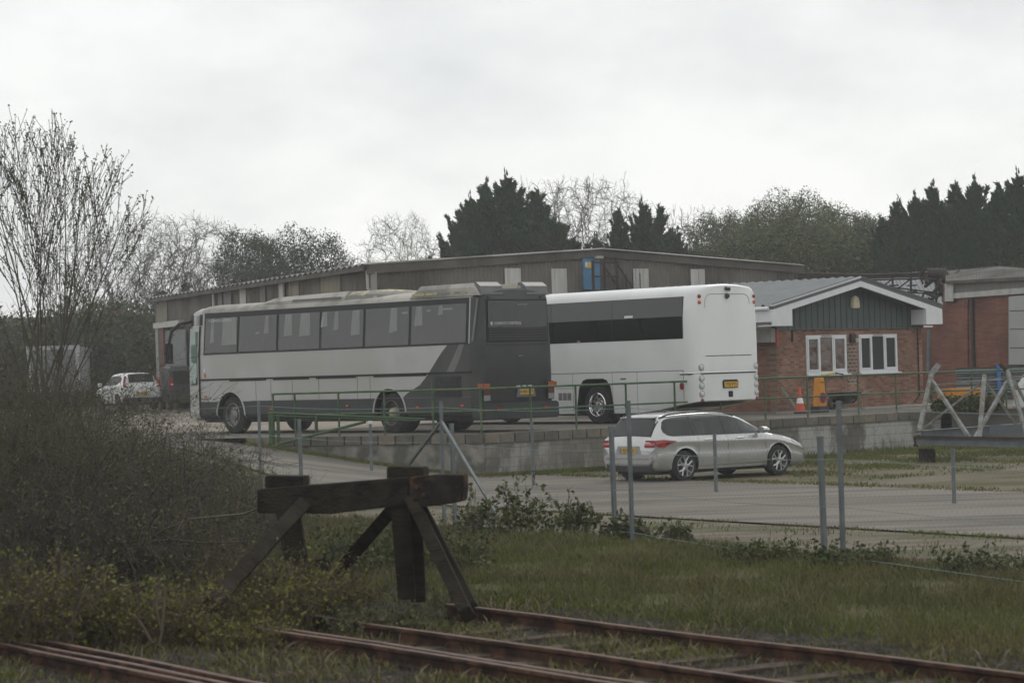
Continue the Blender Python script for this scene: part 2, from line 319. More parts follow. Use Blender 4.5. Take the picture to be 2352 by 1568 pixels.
class Coach:
    def __init__(s,L_,prof,rear,front):
        s.L=L_; s.prof=prof; s.st=rear+[(L_-d,ws,zs) for d,ws,zs in front[::-1]]
    def ys(s,z):
        p=s.prof
        for (y0,z0),(y1,z1) in zip(p,p[1:]):
            if z0<=z<=z1 and z1>z0: return y0+(y1-y0)*(z-z0)/(z1-z0)
        return p[-1][0] if z>p[-1][1] else p[1][0]
    def body(s,root,mats,split,zcut=None):
        m=MB(); n=len(s.prof)*2-2
        for i,(x,ws,zs) in enumerate(s.st):
            zm=s.prof[-1][1]
            def Z(z): 
                zz= z if z<2.4 else 2.4+(z-2.4)*zs
                if zcut: zz=max(zz,zcut(x))
                return zz
            ring=[(x,y*ws,Z(z)) for y,z in s.prof]+[(x,-y*ws,Z(z)) for y,z in s.prof[-2:0:-1]]
            m.v+=ring
        for i in range(len(s.st)-1):
            m.mi=1 if s.st[i+1][0]<=split+.01 else 0
            for k in range(n): m.f.append((i*n+k,i*n+(k+1)%n,(i+1)*n+(k+1)%n,(i+1)*n+k)); m.m.append(m.mi)
        m.f.append(tuple(range(n))[::-1]); m.m.append(1 if split>0 else 0)
        m.f.append(tuple((len(s.st)-1)*n+k for k in range(n))); m.m.append(0)
        return m.build('body',mats,root,smooth=32)
    def side(s,mb,poly,off,sg=1,back=.012):          # polygon in (x,z) laid on the side skin, split where the skin bends
        zs=[z for _,z in poly]; cuts=[min(zs)]+[z for _,z in s.prof if min(zs)+1e-4<z<max(zs)-1e-4]+[max(zs)]
        def clip(P,zc,keep):
            o=[]
            for a,b in zip(P,P[1:]+P[:1]):
                ia=(a[1]-zc)*keep>=-1e-9; ib=(b[1]-zc)*keep>=-1e-9
                if ia: o.append(a)
                if ia!=ib: t=(zc-a[1])/(b[1]-a[1]); o.append((a[0]+(b[0]-a[0])*t,zc))
            return o
        for z0,z1 in zip(cuts,cuts[1:]):
            P=clip(clip(list(poly),z0,1),z1,-1); n=len(P)
            if n<3: continue
            vs=[(x,sg*(s.ys(z)+off),z) for x,z in P]+[(x,sg*(s.ys(z)-back),z) for x,z in P]
            mb.add(vs,[tuple(range(n)),tuple(range(n,2*n))[::-1]]+[(i,i+n,(i+1)%n+n,(i+1)%n) for i in range(n)])
        return mb
def rect(x0,x1,z0,z1): return [(x0,z0),(x1,z0),(x1,z1),(x0,z1)]
def cyl_cutter(x,r,z,y0,y1,n=32):
    m=MB(); m.lathe([(r,0),(r,y1-y0)],(x,y0,z),'y',n); m.f+= [tuple(range(n)),tuple(range(n,2*n))[::-1]]; m.m+=[0,0]
    return m.build('cutter',M['black'])
def plate(parent,body,M4,w_,h_,size,blue=True,name='number_plate'):
    m=MB(); m.box(-w_/2,w_/2,-h_/2,h_/2,-.004,.004); o=m.build(name,M['yplate'],parent); o.data.transform(M4)
    if blue:
        b=MB(); b.box(-w_/2+.003,-w_/2+.045,-h_/2+.003,h_/2-.003,.0045,.006); c=b.build('blue_band',M['blue'],o); c.data.transform(M4)
    text(body,size,M['ink'],'registration_text',o,M4@Matrix.Translation((.02 if blue else 0,0,.006)))
    return o

# ---------------- grey and silver coach
def grey_coach():
    a=R(132.9); s_=Vector((math.cos(a),math.sin(a),0)); t_=Vector((math.sin(a),-math.cos(a),0))
    rt=empty('parked_coach',Vector((-.8086,60.2666,ZU))+t_*1.25,a,'older silver and dark grey coach with curtained windows and grey roof pods','coach')
    prof=[(0,.36),(1.08,.36),(1.20,.42),(1.25,.52),(1.25,.85),(1.25,1.45),(1.24,2.12),(1.155,3.24),(1.125,3.31),(1.06,3.36),(.9,3.42),(.5,3.465),(0,3.48)]
    c=Coach(12.0,prof,[(0,.86,.93),(.03,.925,.97),(.09,.965,.985),(.2,.99,1),(.32,1,1),(2.5,1,1),(5,1,1),(8,1,1)],[(0,.62,.86),(.06,.76,.90),(.2,.88,.93),(.42,.955,.965),(.8,.99,.985),(1.4,1,1)])
    body=c.body(rt,[M['silver'],M['dgrey'],M['black']],.32)
    cs=[cyl_cutter(9.87,.60,.50,.62,1.5),cyl_cutter(3.32,.62,.50,.62,1.5),cyl_cutter(9.87,.60,.50,-1.5,-.62),cyl_cutter(3.32,.62,.50,-1.5,-.62)]
    cut(body,cs)
    # roof skin (dirty)
    m=MB(); rows=[]
    for x in (.25,2,4,6,8,10,11.2): rows.append([(x,sg*y,z+.006) for sg,pp in((1,prof[7:]),(-1,prof[-2:6:-1])) for y,z in pp])
    m.grid(rows); m.build('roof',M['roofdirt'],rt,smooth=40)
    # dark swoosh + skirt
    def arc(xc,side,z0=.37,z1=.86,n=9,r=.62): return [(xc+side*math.sqrt(max(0,r*r-(z-.5)**2)),z) for z in np.linspace(z0,z1,n)]
    m=MB(); c.side(m,[(.30,1.42),(.30,2.14),(1.09,2.14),(1.33,1.95),(1.62,1.66),(1.85,1.42)],.004)
    c.side(m,[(.30,.37),(.30,1.42),(1.85,1.42),(2.15,1.18),(2.68,.96)]+arc(3.32,-1,.37,.86)[::-1],.004); m.build('painted_swoosh',M['dgrey'],rt)
    m=MB(); c.side(m,arc(3.32,1)+arc(9.87,-1)[::-1],.003); c.side(m,arc(9.87,1)+[(11.24,.86),(11.24,.37)],.003)
    c.side(m,rect(.3,11.22,.37,.86),.003,-1); m.build('lower_skirt',M['skirt'],rt)
    m=MB(); c.side(m,[(.50,2.13),(.68,2.13),(.98,1.72),(1.16,1.47),(.88,1.47),(.66,1.8)],.008); c.side(m,[(.17,2.2),(.24,2.2),(.10,3.2),(.04,3.2)],.012)
    m.build('pale_stripe',M['stripe'],rt)
    for sg in (1,-1):
        m=MB(); c.side(m,rect(.36,11.06,2.12,3.24),.004,sg); m.build('window_surround',M['band'],rt)
    gl=[.39,2.49,4.25,6.0,7.79,9.5,11.02]
    rng=random.Random(5)
    for i in range(6):
        for sg in (1,-1):
            m=MB(); c.side(m,rect(gl[i]+.05,gl[i+1]-.05,2.17,3.10),.022,sg,-.018); p=m.build('window_pane',GL_DARK,rt)
    cur=[(2.05,2.3,.5),(1.3,1.44,.25),(3.0,3.25,.62),(4.45,4.75,.66),(5.3,5.45,.5),(5.75,5.95,.4),(6.45,6.85,.62),(7.2,7.5,.6),(8.2,8.35,.5),(9.6,10.2,.78),(10.6,10.72,.7)]
    for x0,x1,f in cur:
        m=MB(); c.side(m,[(x0,3.1-.93*f),(x1+.05,3.08-.93*f),(x1,3.09),(x0+.03,3.09)],.012,1); m.build('curtain',M['curtain'],rt)
    for x in (1.2,1.7,3.1,3.8,5.0,5.7,6.6,7.3,8.4,9.1,9.7): 
        m=MB(); c.side(m,[(x,2.18),(x+.42,2.18),(x+.40,2.48),(x+.34,2.53),(x+.06,2.53),(x,2.45)],.010,1); m.build('seat_back',M['black'],rt)
    m=MB(); 
    for x,z,w_,h_ in ((8.6,2.62,.16,.05),(3.15,2.48,.13,.09),(.95,2.97,.35,.05),(1.75,2.95,.16,.05),(2.62,2.93,.22,.05)): c.side(m,rect(x,x+w_,z,z+h_),.014)
    m.build('window_label',M['letter'],rt)
    # black waist strip with drop-downs
    m=MB(); c.side(m,rect(.0+.25,11.2,1.43,1.475),.016)
    for x0,x1 in ((1.9,3.9),(4.6,6.2),(6.5,8.0),(8.3,9.9)): c.side(m,rect(x0,x1,1.395,1.43),.012)
    m.build('waist_strip',M['seamd'],rt)
    m=MB()
    for x in (1.72,4.05,4.55,6.1,7.2,8.1,8.75): c.side(m,rect(x,x+.010,.87,1.42),.005)
    c.side(m,rect(.3,9.0,.862,.872),.006)
    m.build('locker_seam',M['stripe'],rt)
    # wheel arch lips
    for x,mm in ((9.87,M['silver']),(3.32,M['silver'])):
        m=MB(); pts=[(x+.62*math.cos(t),1.262,.50+.62*math.sin(t)) for t in [math.pi*k/16 for k in range(17)]]; m.tube(pts,.022,6); m.build('wheel_arch_lip',mm,rt,smooth=50)
    wheel(rt,9.87,1.20,.50,.30,1,'coachsteel'); wheel(rt,3.32,1.20,.50,.58,1,'coachdark')
    wheel(rt,9.87,-1.20,.50,.30,-1,'coachsteel'); wheel(rt,3.32,-1.20,.50,.58,-1,'coachdark')
    # door near the front
    m=MB(); c.side(m,rect(11.27,11.93,.45,2.86),.012); m.v=[(x,(y*(1-.13*max(0,(x-11.3))/.6)),z) for x,y,z in m.v]; d=m.build('door',M['silver'],rt)
    m=MB(); c.side(m,[(11.36,1.52),(11.86,1.30),(11.86,2.76),(11.38,2.76)],.028); m.v=[(x,(y*(1-.13*max(0,(x-11.3))/.6)),z) for x,y,z in m.v]; m.build('door_glass',GL_GREEN,d)
    m=MB(); c.side(m,[(11.38,1.32),(11.84,1.30),(11.84,1.86),(11.38,1.86)],.024); m.v=[(x,(y*(1-.13*max(0,(x-11.3))/.6)),z) for x,y,z in m.v]; m.build('dark_lower_pane',M['band'],d)
    m=MB(); c.side(m,rect(11.44,11.62,1.36,1.60),.032); m.v=[(x,(y*(1-.13*max(0,(x-11.3))/.6)),z) for x,y,z in m.v]; m.build('notice',mat('pale_green_notice',(.4,.55,.5),(.2,.3,.27),rough=.6,scale=30),d)
    for xx in (11.245,11.935):
        m=MB(); c.side(m,rect(xx,xx+.03,.42,2.9),.02); m.v=[(x,(y*(1-.13*max(0,(x-11.3))/.6)),z) for x,y,z in m.v]; m.build('door_seal',M['seamd'],d)
    m=MB(); c.side(m,rect(11.4,11.47,.98,1.05),.03); m.v=[(x,(y*(1-.13*max(0,(x-11.3))/.6)),z) for x,y,z in m.v]; m.build('door_handle',M['black'],d)
    m=MB(); c.side(m,rect(11.17,11.88,2.92,3.22),.006)
    for k in range(6): c.side(m,rect(11.2,11.84,2.94+.045*k,2.955+.045*k),.02)
    m.v=[(x,(y*(1-.13*max(0,(x-11.3))/.6)),z) for x,y,z in m.v]; m.build('louvre_grille',M['black'],rt)
    m=MB(); c.side(m,rect(10.98,11.05,1.66,1.74),.006); m.build('white_sticker',M['letter'],rt)
    m=MB(); c.side(m,rect(10.98,11.04,1.52,1.62),.006); m.build('fuel_sticker',M['orange'],rt)
    for x,z in ((10.95,.98),(8.05,.62),(4.9,.68),(2.2,.62),(.55,.64)):
        m=MB(); c.side(m,rect(x,x+.10,z,z+.045),.03); m.build('marker_lamp',M['orange'],rt)
    # mirror arm hanging off the front
    m=MB(); m.tube([(11.75,1.12,3.05),(12.15,1.22,3.0),(12.42,1.30,2.80),(12.52,1.33,2.45)],[.045,.05,.05,.045],8); ma=m.build('mirror_arm',M['black'],rt,smooth=50)
    m=MB(); m.box(12.46,12.60,1.22,1.46,1.92,2.48); m.build('mirror_head',M['black'],ma,bevel=.03)
    # windscreen on the front
    m=MB(); m.add([(12.012,y,z) for z in (1.35,2.95) for y in (-.74,.74)],[(0,1,3,2)]); m.build('windscreen',M['band'],rt)
    # engine grille on the side behind rear wheel
    m=MB(); c.side(m,rect(.62,1.62,.86,1.38),.006)
    for k in range(12): c.side(m,rect(.66,1.58,.88+.04*k,.896+.04*k),.02)
    m.build('engine_grille',M['black'],rt)
    # roof pods (two at the rear edges, one long in the middle)
    def pod(x0,x1,y0,y1,h,cap,flip,name,mt):
        m=MB(); zb=3.28; inn=.05
        P=[(x0,0),(x0+.18,h),(x1-.32,h),(x1,.02)]
        rows=[]
        for yy,ins in ((y0,0),(y0+(.06 if y1>y0 else -.06),1),(y1-(.06 if y1>y0 else -.06),1),(y1,0)):
            rows.append([(x+(inn if k in(1,) else -inn if k==2 else 0)*ins,yy,zb+(z if k in(0,3) else z-(.0 if ins else .10))) for k,(x,z) in enumerate(P)])
        m.grid(rows); m.f+=[tuple(range(4))[::-1],tuple(range(12,16))]; m.m+=[0,0]
        o=m.build(name,mt,rt,smooth=30); return o
    p1=pod(.02,2.55,1.17,.36,.30,0,0,'roof_pod',M['roofdirt'])
    m=MB(); 
    for k in range(4): m.box(.42+.52*k,.88+.52*k,1.165,1.185,3.345,3.40)
    m.build('pod_grille',M['yel_flake'],p1)
    m=MB(); m.prism([(-.01,3.30),(.03,3.50),(.18,3.60),(.34,3.60),(.30,3.30)],1.10,.40); m.build('pod_end',M['stripe'],p1,smooth=30)
    p2=pod(.02,2.55,-1.17,-.36,.30,0,0,'roof_pod',M['roofdirt'])
    m=MB(); m.box(.30,1.9,-.345,-.33,3.40,3.52); m.build('pod_panel',mat('yellowed_panel',(.5,.42,.25),(.38,.33,.2),scale=5),p2)
    m=MB(); m.prism([(-.01,3.30),(.03,3.50),(.18,3.60),(.30,3.60),(.30,3.30)],-1.10,-.38); m.build('pod_end',M['stripe'],p2,smooth=30)
    m=MB(); rows=[]
    for x,hw,h in ((3.45,.5,.05),(3.6,.66,.14),(3.9,.78,.20),(4.4,.82,.23),(5.0,.82,.23),(5.12,.82,.23)):
        rows.append([(x,y*hw+.24,3.37+h*z) for y,z in ((-1,-.5),(-.95,.5),(-.7,.9),(0,1.05),(.7,.9),(.95,.5),(1,-.5))])
    m.grid(rows); m.build('air_conditioning_pod',M['yel_flake'],rt,smooth=50)
    m=MB(); rows=[]
    for x,hw,h in ((5.14,.84,.24),(6.6,.84,.22),(7.9,.84,.20),(8.3,.80,.17),(9.05,.72,-.02)):
        rows.append([(x,y*hw+.24,3.37+(h*z if z>0 else -.06)) for y,z in ((-1,-.5),(-1,.35),(-.85,.92),(0,1.0),(.85,.92),(1,.35),(1,-.5))])
    m.grid(rows); m.f.append(tuple(range(7))); m.m.append(0); q=m.build('roof_fairing',M['roofdirt'],rt,smooth=35)
    m=MB(); m.box(5.3,7.3,1.075,1.09,3.40,3.46); m.build('fairing_grille',M['stripe'],q)
    # rear face
    def rearbox(name,y0,y1,z0,z1,mt,dx=.012,par=None,bev=0):
        m=MB(); m.box(-dx,.02,y0,y1,z0,z1); return m.build(name,mt,par or rt,bevel=bev)
    rearbox('rear_window',-1.00,.93,2.50,3.14,GL_BLK,.030); rearbox('rear_window_surround',-1.04,.97,2.15,3.18,M['band'],.010)
    for k in range(5): rearbox('rear_louvre',-1.0,.93,2.20+.062*k,2.235+.062*k,M['dgrey'],.035)
    rearbox('rear_curtain',-.36,-.02,2.6,3.0,M['stripe'],.014); rearbox('rear_curtain',.45,.80,2.62,2.95,M['stripe'],.014)
    rearbox('rear_label',-.36,-.02,3.03,3.075,M['stripe'],.036)
    Mr=frame((-.034,.84,2.60),(0,-1,0),(0,0,1))
    text('CLIMATE CONTROL',.098,M['letter'],'rear_lettering',rt,Mr@Matrix.Translation((.10,0,0)),align='LEFT')
    m=MB()
    for k in range(3):
        an=math.pi*k/3; u=Vector((0,math.cos(an),math.sin(an)))*.05; m.bar(Vector((-.036,.83,2.60))-u,Vector((-.036,.83,2.60))+u,.014)
    m.build('snowflake_emblem',M['letter'],rt)
    text('\u2744 CLIMATE CONTROL'.replace('\u2744','*'),.105,M['letter'],'side_lettering',rt,frame((10.32,c.ys(3.02)+.028,3.02),(-1,0,0),(0,-.076,1)))
    m=MB(); m.prism([(.10,.82),(-.56,.82),(-.50,1.06),(.02,1.06)],-.02,.01,'yz'); m.v=[(x-.03,y,z) for x,y,z in m.v]; m.build('plate_surround',mat('grey_plate_surround',(.11,.115,.125),rough=.5),rt)
    plate(rt,'K400 PTS',frame((-.058,-.22,.945),(0,-1,0),(0,0,1)),.50,.125,.108)
    for k in range(3): rearbox('plate_lamp',.02-.19*k-.05,.02-.19*k+.03,1.075,1.10,M['letter'],.06)
    for sg in (1,-1):
        y=1.06*sg
        m=MB(); m.box(-.05,.10,y-.13,y+.13,.74,1.19); h=m.build('rear_lamp_cluster',M['black'],rt,bevel=.02)
        for z0,z1,mt in ((1.07,1.17,mat('dull_orange_lens',(.30,.065,.015),rough=.3)),(.90,1.04,mat('dark_red_lens',(.10,.012,.012),rough=.3)),(.76,.89,mat('dull_white_lens',(.22,.22,.23),rough=.3))):
            m=MB(); m.box(-.062,-.045,y-.10,y+.10,z0,z1)
            if z0>1: m.box(-.06,.06,y+sg*.12,y+sg*.19,z0,z1)
            m.build('lamp_lens',mt,h)
        rearbox('reflector',sg*.78-.07,sg*.78+.07,.55,.60,M['red'],.16); rearbox('top_marker_lamp',sg*.86-.05,sg*.86+.05,3.215,3.25,mat('dark_red_lens',(.10,.012,.012)),.03)
    m=MB(); m.prism([(-1.24,.30),(1.24,.30),(1.26,.36),(1.26,.66),(1.22,.70),(-1.22,.70),(-1.26,.66),(-1.26,.36)],-.13,.3,'yz'); m.build('rear_bumper',M['skirt'],rt,bevel=.03)
    rearbox('engine_door_handle',-.18,-.02,1.80,1.83,M['stripe'],.02); rearbox('panel_shut_line',-1.0,.99,2.08,2.09,M['seamd'],.012)
    m=MB(); m.box(.3,11.4,-.95,.95,.30,.45); m.build('underframe',M['black'],rt)
    for cc in cs: bpy.data.objects.remove(cc)
    return rt
grey_coach()

# ---------------- white coach
def white_coach():
    a=R(132.86); t_=Vector((math.sin(a),-math.cos(a),0))
    rt=empty('parked_coach',Vector((4.5803,63.597,ZU))+t_*1.25,a,'plain white coach with one black window band and round rear lamps beside the brick office','coach')
    prof=[(0,.267),(1.15,.267),(1.24,.275),(1.25,.45),(1.25,1.33),(1.25,2.14),(1.243,2.70),(1.18,3.24),(1.165,3.30),(1.11,3.38),(.98,3.44),(.5,3.49),(0,3.51)]
    zc=lambda x: max(0,.55-.155*x) if x<2 else 0
    c=Coach(12.0,prof,[(0,.80,.955),(.02,.87,.975),(.06,.915,.99),(.14,.955,.998),(.28,.985,1),(.45,1,1),(.9,1,1),(1.4,1,1),(2,1,1),(5,1,1),(9,1,1)],[(0,.7,.85),(.1,.85,.93),(.4,.95,.97),(1,1,1)])
    body=c.body(rt,[M['white'],M['white'],M['black']],0,zc)
    def arch(x,y0,y1):
        m=MB(); P=[(x-.66,-.1),(x-.66,.45),(x-.56,.95),(x-.42,1.12),(x-.3,1.16),(x+.3,1.16),(x+.42,1.12),(x+.56,.95),(x+.66,.45),(x+.66,-.1)]
        m.prism(P,y0,y1); return m.build('cutter',M['black'])
    cs=[arch(3.6,.6,1.5),arch(3.6,-1.5,-.6),arch(9.3,.6,1.5),arch(9.3,-1.5,-.6)]; cut(body,cs)
    m=MB(); P=[(3.6-.67,.25),(3.6-.67,.45),(3.6-.57,.96),(3.6-.43,1.13),(3.6-.3,1.17),(3.6+.3,1.17),(3.6+.43,1.13),(3.6+.57,.96),(3.6+.67,.45),(3.6+.67,.25)]
    m.tube([(x,1.252,z) for x,z in P],.014,6); m.build('wheel_arch_lip',M['black'],rt)
    for sg in (1,-1):
        m=MB(); c.side(m,rect(.42,11.2,2.145,3.19),.008,sg); m.build('window_band',GL_BLK,rt); m=MB(); c.side(m,rect(.40,11.22,2.135,3.20),.003,sg); m.build('window_surround',M['band'],rt)
    m=MB()
    for x in (2.9,5.2,7.3): c.side(m,rect(x,x+.012,2.15,3.19),.010)
    m.build('glass_joint',M['seamd'],rt)
    m=MB(); c.side(m,rect(2.15,2.45,2.72,2.78),.014); c.side(m,rect(4.1,4.2,2.16,2.18),.014); m.build('window_label',M['letter'],rt)
    m=MB(); c.side(m,rect(.42,8.2,1.326,1.342),.003)
    for x in (.42,2.05,4.42,5.28,2.95): c.side(m,rect(x,x+.010,.3 if x!=.42 else .55,1.33),.002)
    c.side(m,rect(4.42,5.28,.94,.95),.002)
    m.build('panel_seam',M['seam'],rt)
    m=MB(); c.side(m,rect(2.42,2.68,.98,1.20),.008); hh=m.build('filler_hatch',M['white'],rt,bevel=.004)
    m=MB(); c.side(m,rect(2.45,2.65,1.14,1.18),.011); c.side(m,rect(2.44,2.50,1.02,1.05),.011); m.build('hatch_marks',M['seam'],hh)
    m=MB()
    for k in range(3):
        for j in range(8): c.side(m,rect(4.5+.17*k,4.5+.17*k+.14,.64+.024*j,.652+.024*j),.006)
    m.build('side_grille',M['seamd'],rt)
    m=MB(); m.tube([(.48,1.25,.94),(.48,1.275,.94)],.06,16); m.v=[(x,y,.94+(z-.94)*1.5) for x,y,z in m.v]; m.build('side_reflector',M['red'],rt)
    wheel(rt,3.6,1.19,.50,.58,1,'coachchrome'); wheel(rt,3.6,-1.19,.50,.58,-1,'coachchrome'); wheel(rt,9.3,1.19,.50,.3,1,'coachchrome'); wheel(rt,9.3,-1.19,.50,.3,-1,'coachchrome')
    def disc(name,y,z,r,mt,dx=.02,x0=0,par=None):
        m=MB(); m.lathe([(.0005,-dx),(r*.7,-dx),(r,-dx*.3),(r,.02)],(x0,y,z),'x',20); return m.build(name,mt,par or rt,smooth=60)
    for sg in (1,-1):
        y=1.02*sg; xo=.006
        for z,mt,r,nm in ((3.19,M['red'],.05,'round_top_lamp'),(3.04,M['orange'],.05,'round_top_lamp'),(1.40,M['clear'],.075,'round_lamp'),(1.12,M['clear'],.075,'round_lamp'),(.93,M['clear'],.075,'round_lamp'),(.73,M['clear'],.075,'round_lamp'),(.575,M['red'],.05,'round_reflector')):
            if nm=='round_lamp':
                m=MB(); m.lathe([(r,-.004),(r+.012,-.012),(r+.014,.02)],(xo,y,z),'x',24); rg=m.build('lamp_ring',mat('grey_ring',(.3,.31,.31),rough=.3),rt,smooth=60); disc('lamp_lens',y,z,r,mt,.024,xo,rg)
            else: disc(nm,y,z,r,mt,.024,xo)
    # hatch outline, chrome strip
    m=MB(); P=[(-.84,1.7),(-.84,3.0),(-.82,3.12),(-.74,3.22),(-.6,3.245),(.6,3.245),(.74,3.22),(.82,3.12),(.84,3.0),(.84,2.9)]
    m.tube([(-.002,y,z) for y,z in P[1:]],.006,5); m.build('hatch_seam',M['seam'],rt)
    m=MB(); m.box(-.006,.01,-.86,.86,1.675,1.692); m.build('hatch_shut_line',M['seamd'],rt)
    m=MB(); m.tube([(.55,1.262,1.255),(.2,1.235,1.26),(.05,1.13,1.265),(-.012,1.0,1.265),(-.012,-1.0,1.265),(.05,-1.12,1.265)],.018,8); m.build('chrome_strip',M['chrome'],rt,smooth=60)
    m=MB(); m.tube([(.52,1.258,1.225),(.2,1.228,1.23),(.05,1.12,1.235),(-.008,1.0,1.235),(-.008,-1.0,1.235)],.008,6); m.build('strip_shadow_gap',M['seamd'],rt)
    m=MB(); m.prism([(.0-.30,.86),(.26,.86),(.27,1.03),(.22,1.07),(-.26,1.07),(-.31,1.03)],-.03,.01,'yz'); m.build('plate_recess',M['seamd'],rt,bevel=.01)
    plate(rt,'Y25 PTS',frame((-.037,-.02,.95),(0,-1,0),(0,0,1)),.50,.14,.115,False)
    m=MB(); m.box(-.018,.01,-.11,.05,.63,.78); m.build('tow_socket',M['seamd'],rt,bevel=.01)
    m=MB(); m.lathe([(.0005,-.07),(.05,-.07),(.07,-.02),(.07,.02)],(0,.02,3.19),'x',16); m.build('reversing_camera',M['black'],rt,smooth=50)
    m=MB(); m.tube([(.03,.05,3.39),(-.05,.02,3.37),(-.10,-.03,3.36)],[.05,.045,.05],10); m.build('camera_hood',M['black'],rt,smooth=50)
    m=MB(); m.box(2.2,11.4,-.95,.95,.22,.40); m.add([(.3,y,.48) for y in(-1,1)]+[(2.2,y,.24) for y in (-1,1)]+[(.3,y,.56) for y in(-1,1)]+[(2.2,y,.5) for y in (-1,1)],[(0,1,3,2),(4,5,7,6)]); m.build('underframe',M['black'],rt)
    for cc in cs: bpy.data.objects.remove(cc)
white_coach()

# ---------------- estate car and far car : lofted shells
def flip(o,d):
    d=Vector(d)
    if sum(p.normal.dot(d) for p in o.data.polygons)<0: o.data.flip_normals()
    return o
class Car:
    def __init__(s,st,sub=.07):
        st=sorted(st); X=[p[0] for p in st]; s.X=X; s.st=st
        s.f=lambda k,x: pchip(X,[p[k] for p in st],x)
        xs=[X[0]]; 
        while xs[-1]<X[-1]-1e-6: xs.append(min(X[-1],xs[-1]+(sub if X[0]+.45<xs[-1]<X[-1]-.4 else .03)))
        s.xs=xs
    def half(s,x):
        zb,zl,w_,zt,wr=[s.f(k,x) for k in range(1,6)]
        g=max(0,min(1,(zt-zl)/.35)); d=zt-zl
        return [(0,zb),(w_*.86,zb),(w_*.955,zb+.06),(w_*.985,zb+(zl-zb)*.28),(w_,zb+(zl-zb)*.52),(w_*.972,zb+(zl-zb)*.76),(w_*.996,zb+(zl-zb)*.83),(w_*.982,zb+(zl-zb)*.89),(w_*.93,zl),
                (wr+(w_*.93-wr)*(1-g)*.5+.015,zt-.075*g-.02),(wr*.93+(1-g)*.05,zt-.028*g-.008),(wr*.72,zt-.004),(wr*.35,zt+.006),(0,zt+.010)]
    def surf(s,x,z):
        h=s.half(x)
        for (y0,z0),(y1,z1) in zip(h[1:],h[2:]):
            if z0<=z<=z1: return y0+(y1-y0)*(z-z0)/max(1e-6,z1-z0)
        return h[9][0]
    def topz(s,x,y):
        h=s.half(x)[8:]
        for (y0,z0),(y1,z1) in zip(h,h[1:]):
            if y1<=y<=y0: return z0+(z1-z0)*(y-y0)/min(-1e-6,y1-y0)
        return h[-1][1] if y<h[-1][0] else h[0][1]
    def body(s,rt,mt):
        m=MB(); n=None
        for x in s.xs:
            h=s.half(x); ring=[(x,y,z) for y,z in h]+[(x,-y,z) for y,z in h[-2:0:-1]]; n=len(ring); m.v+=ring
        for i in range(len(s.xs)-1):
            for k in range(n): m.f.append((i*n+k,i*n+(k+1)%n,(i+1)*n+(k+1)%n,(i+1)*n+k)); m.m.append(0)
        m.f.append(tuple(range(n))[::-1]); m.f.append(tuple((len(s.xs)-1)*n+k for k in range(n))); m.m+=[0,0]
        return m.build('body',[mt,M['black']],rt,smooth=45)
    def patch(s,name,x0,x1,zb,zt,mt,par,off=.006,sg=1,nx=24,nz=5,skin=True):
        m=MB(); rows=[]
        for j in range(nz+1):
            rows.append([])
            for i in range(nx+1):
                x=x0+(x1-x0)*i/nx; z=zb(x)+(zt(x)-zb(x))*j/nz; rows[-1].append((x,sg*(s.surf(x,z)+off),z))
        m.grid(rows); return flip(m.build(name,mt,par,smooth=60,recalc=False),(0,sg,0))
    def top(s,name,x0,x1,yf,mt,par,off=.008,nx=10,ny=12):
        m=MB(); rows=[]
        for i in range(nx+1):
            x=x0+(x1-x0)*i/nx; yy=yf(x); rows.append([])
            for j in range(ny+1):
                y=-yy+2*yy*j/ny; rows[-1].append((x-off*(1 if x<1 else -1)*.7,y,s.topz(x,abs(y))+off))
        m.grid(rows); return flip(m.build(name,mt,par,smooth=60,recalc=False),(0,0,1))
def lerpf(pts): 
    X=[p[0] for p in pts];Y=[p[1] for p in pts]; return lambda x: float(np.interp(x,X,Y))
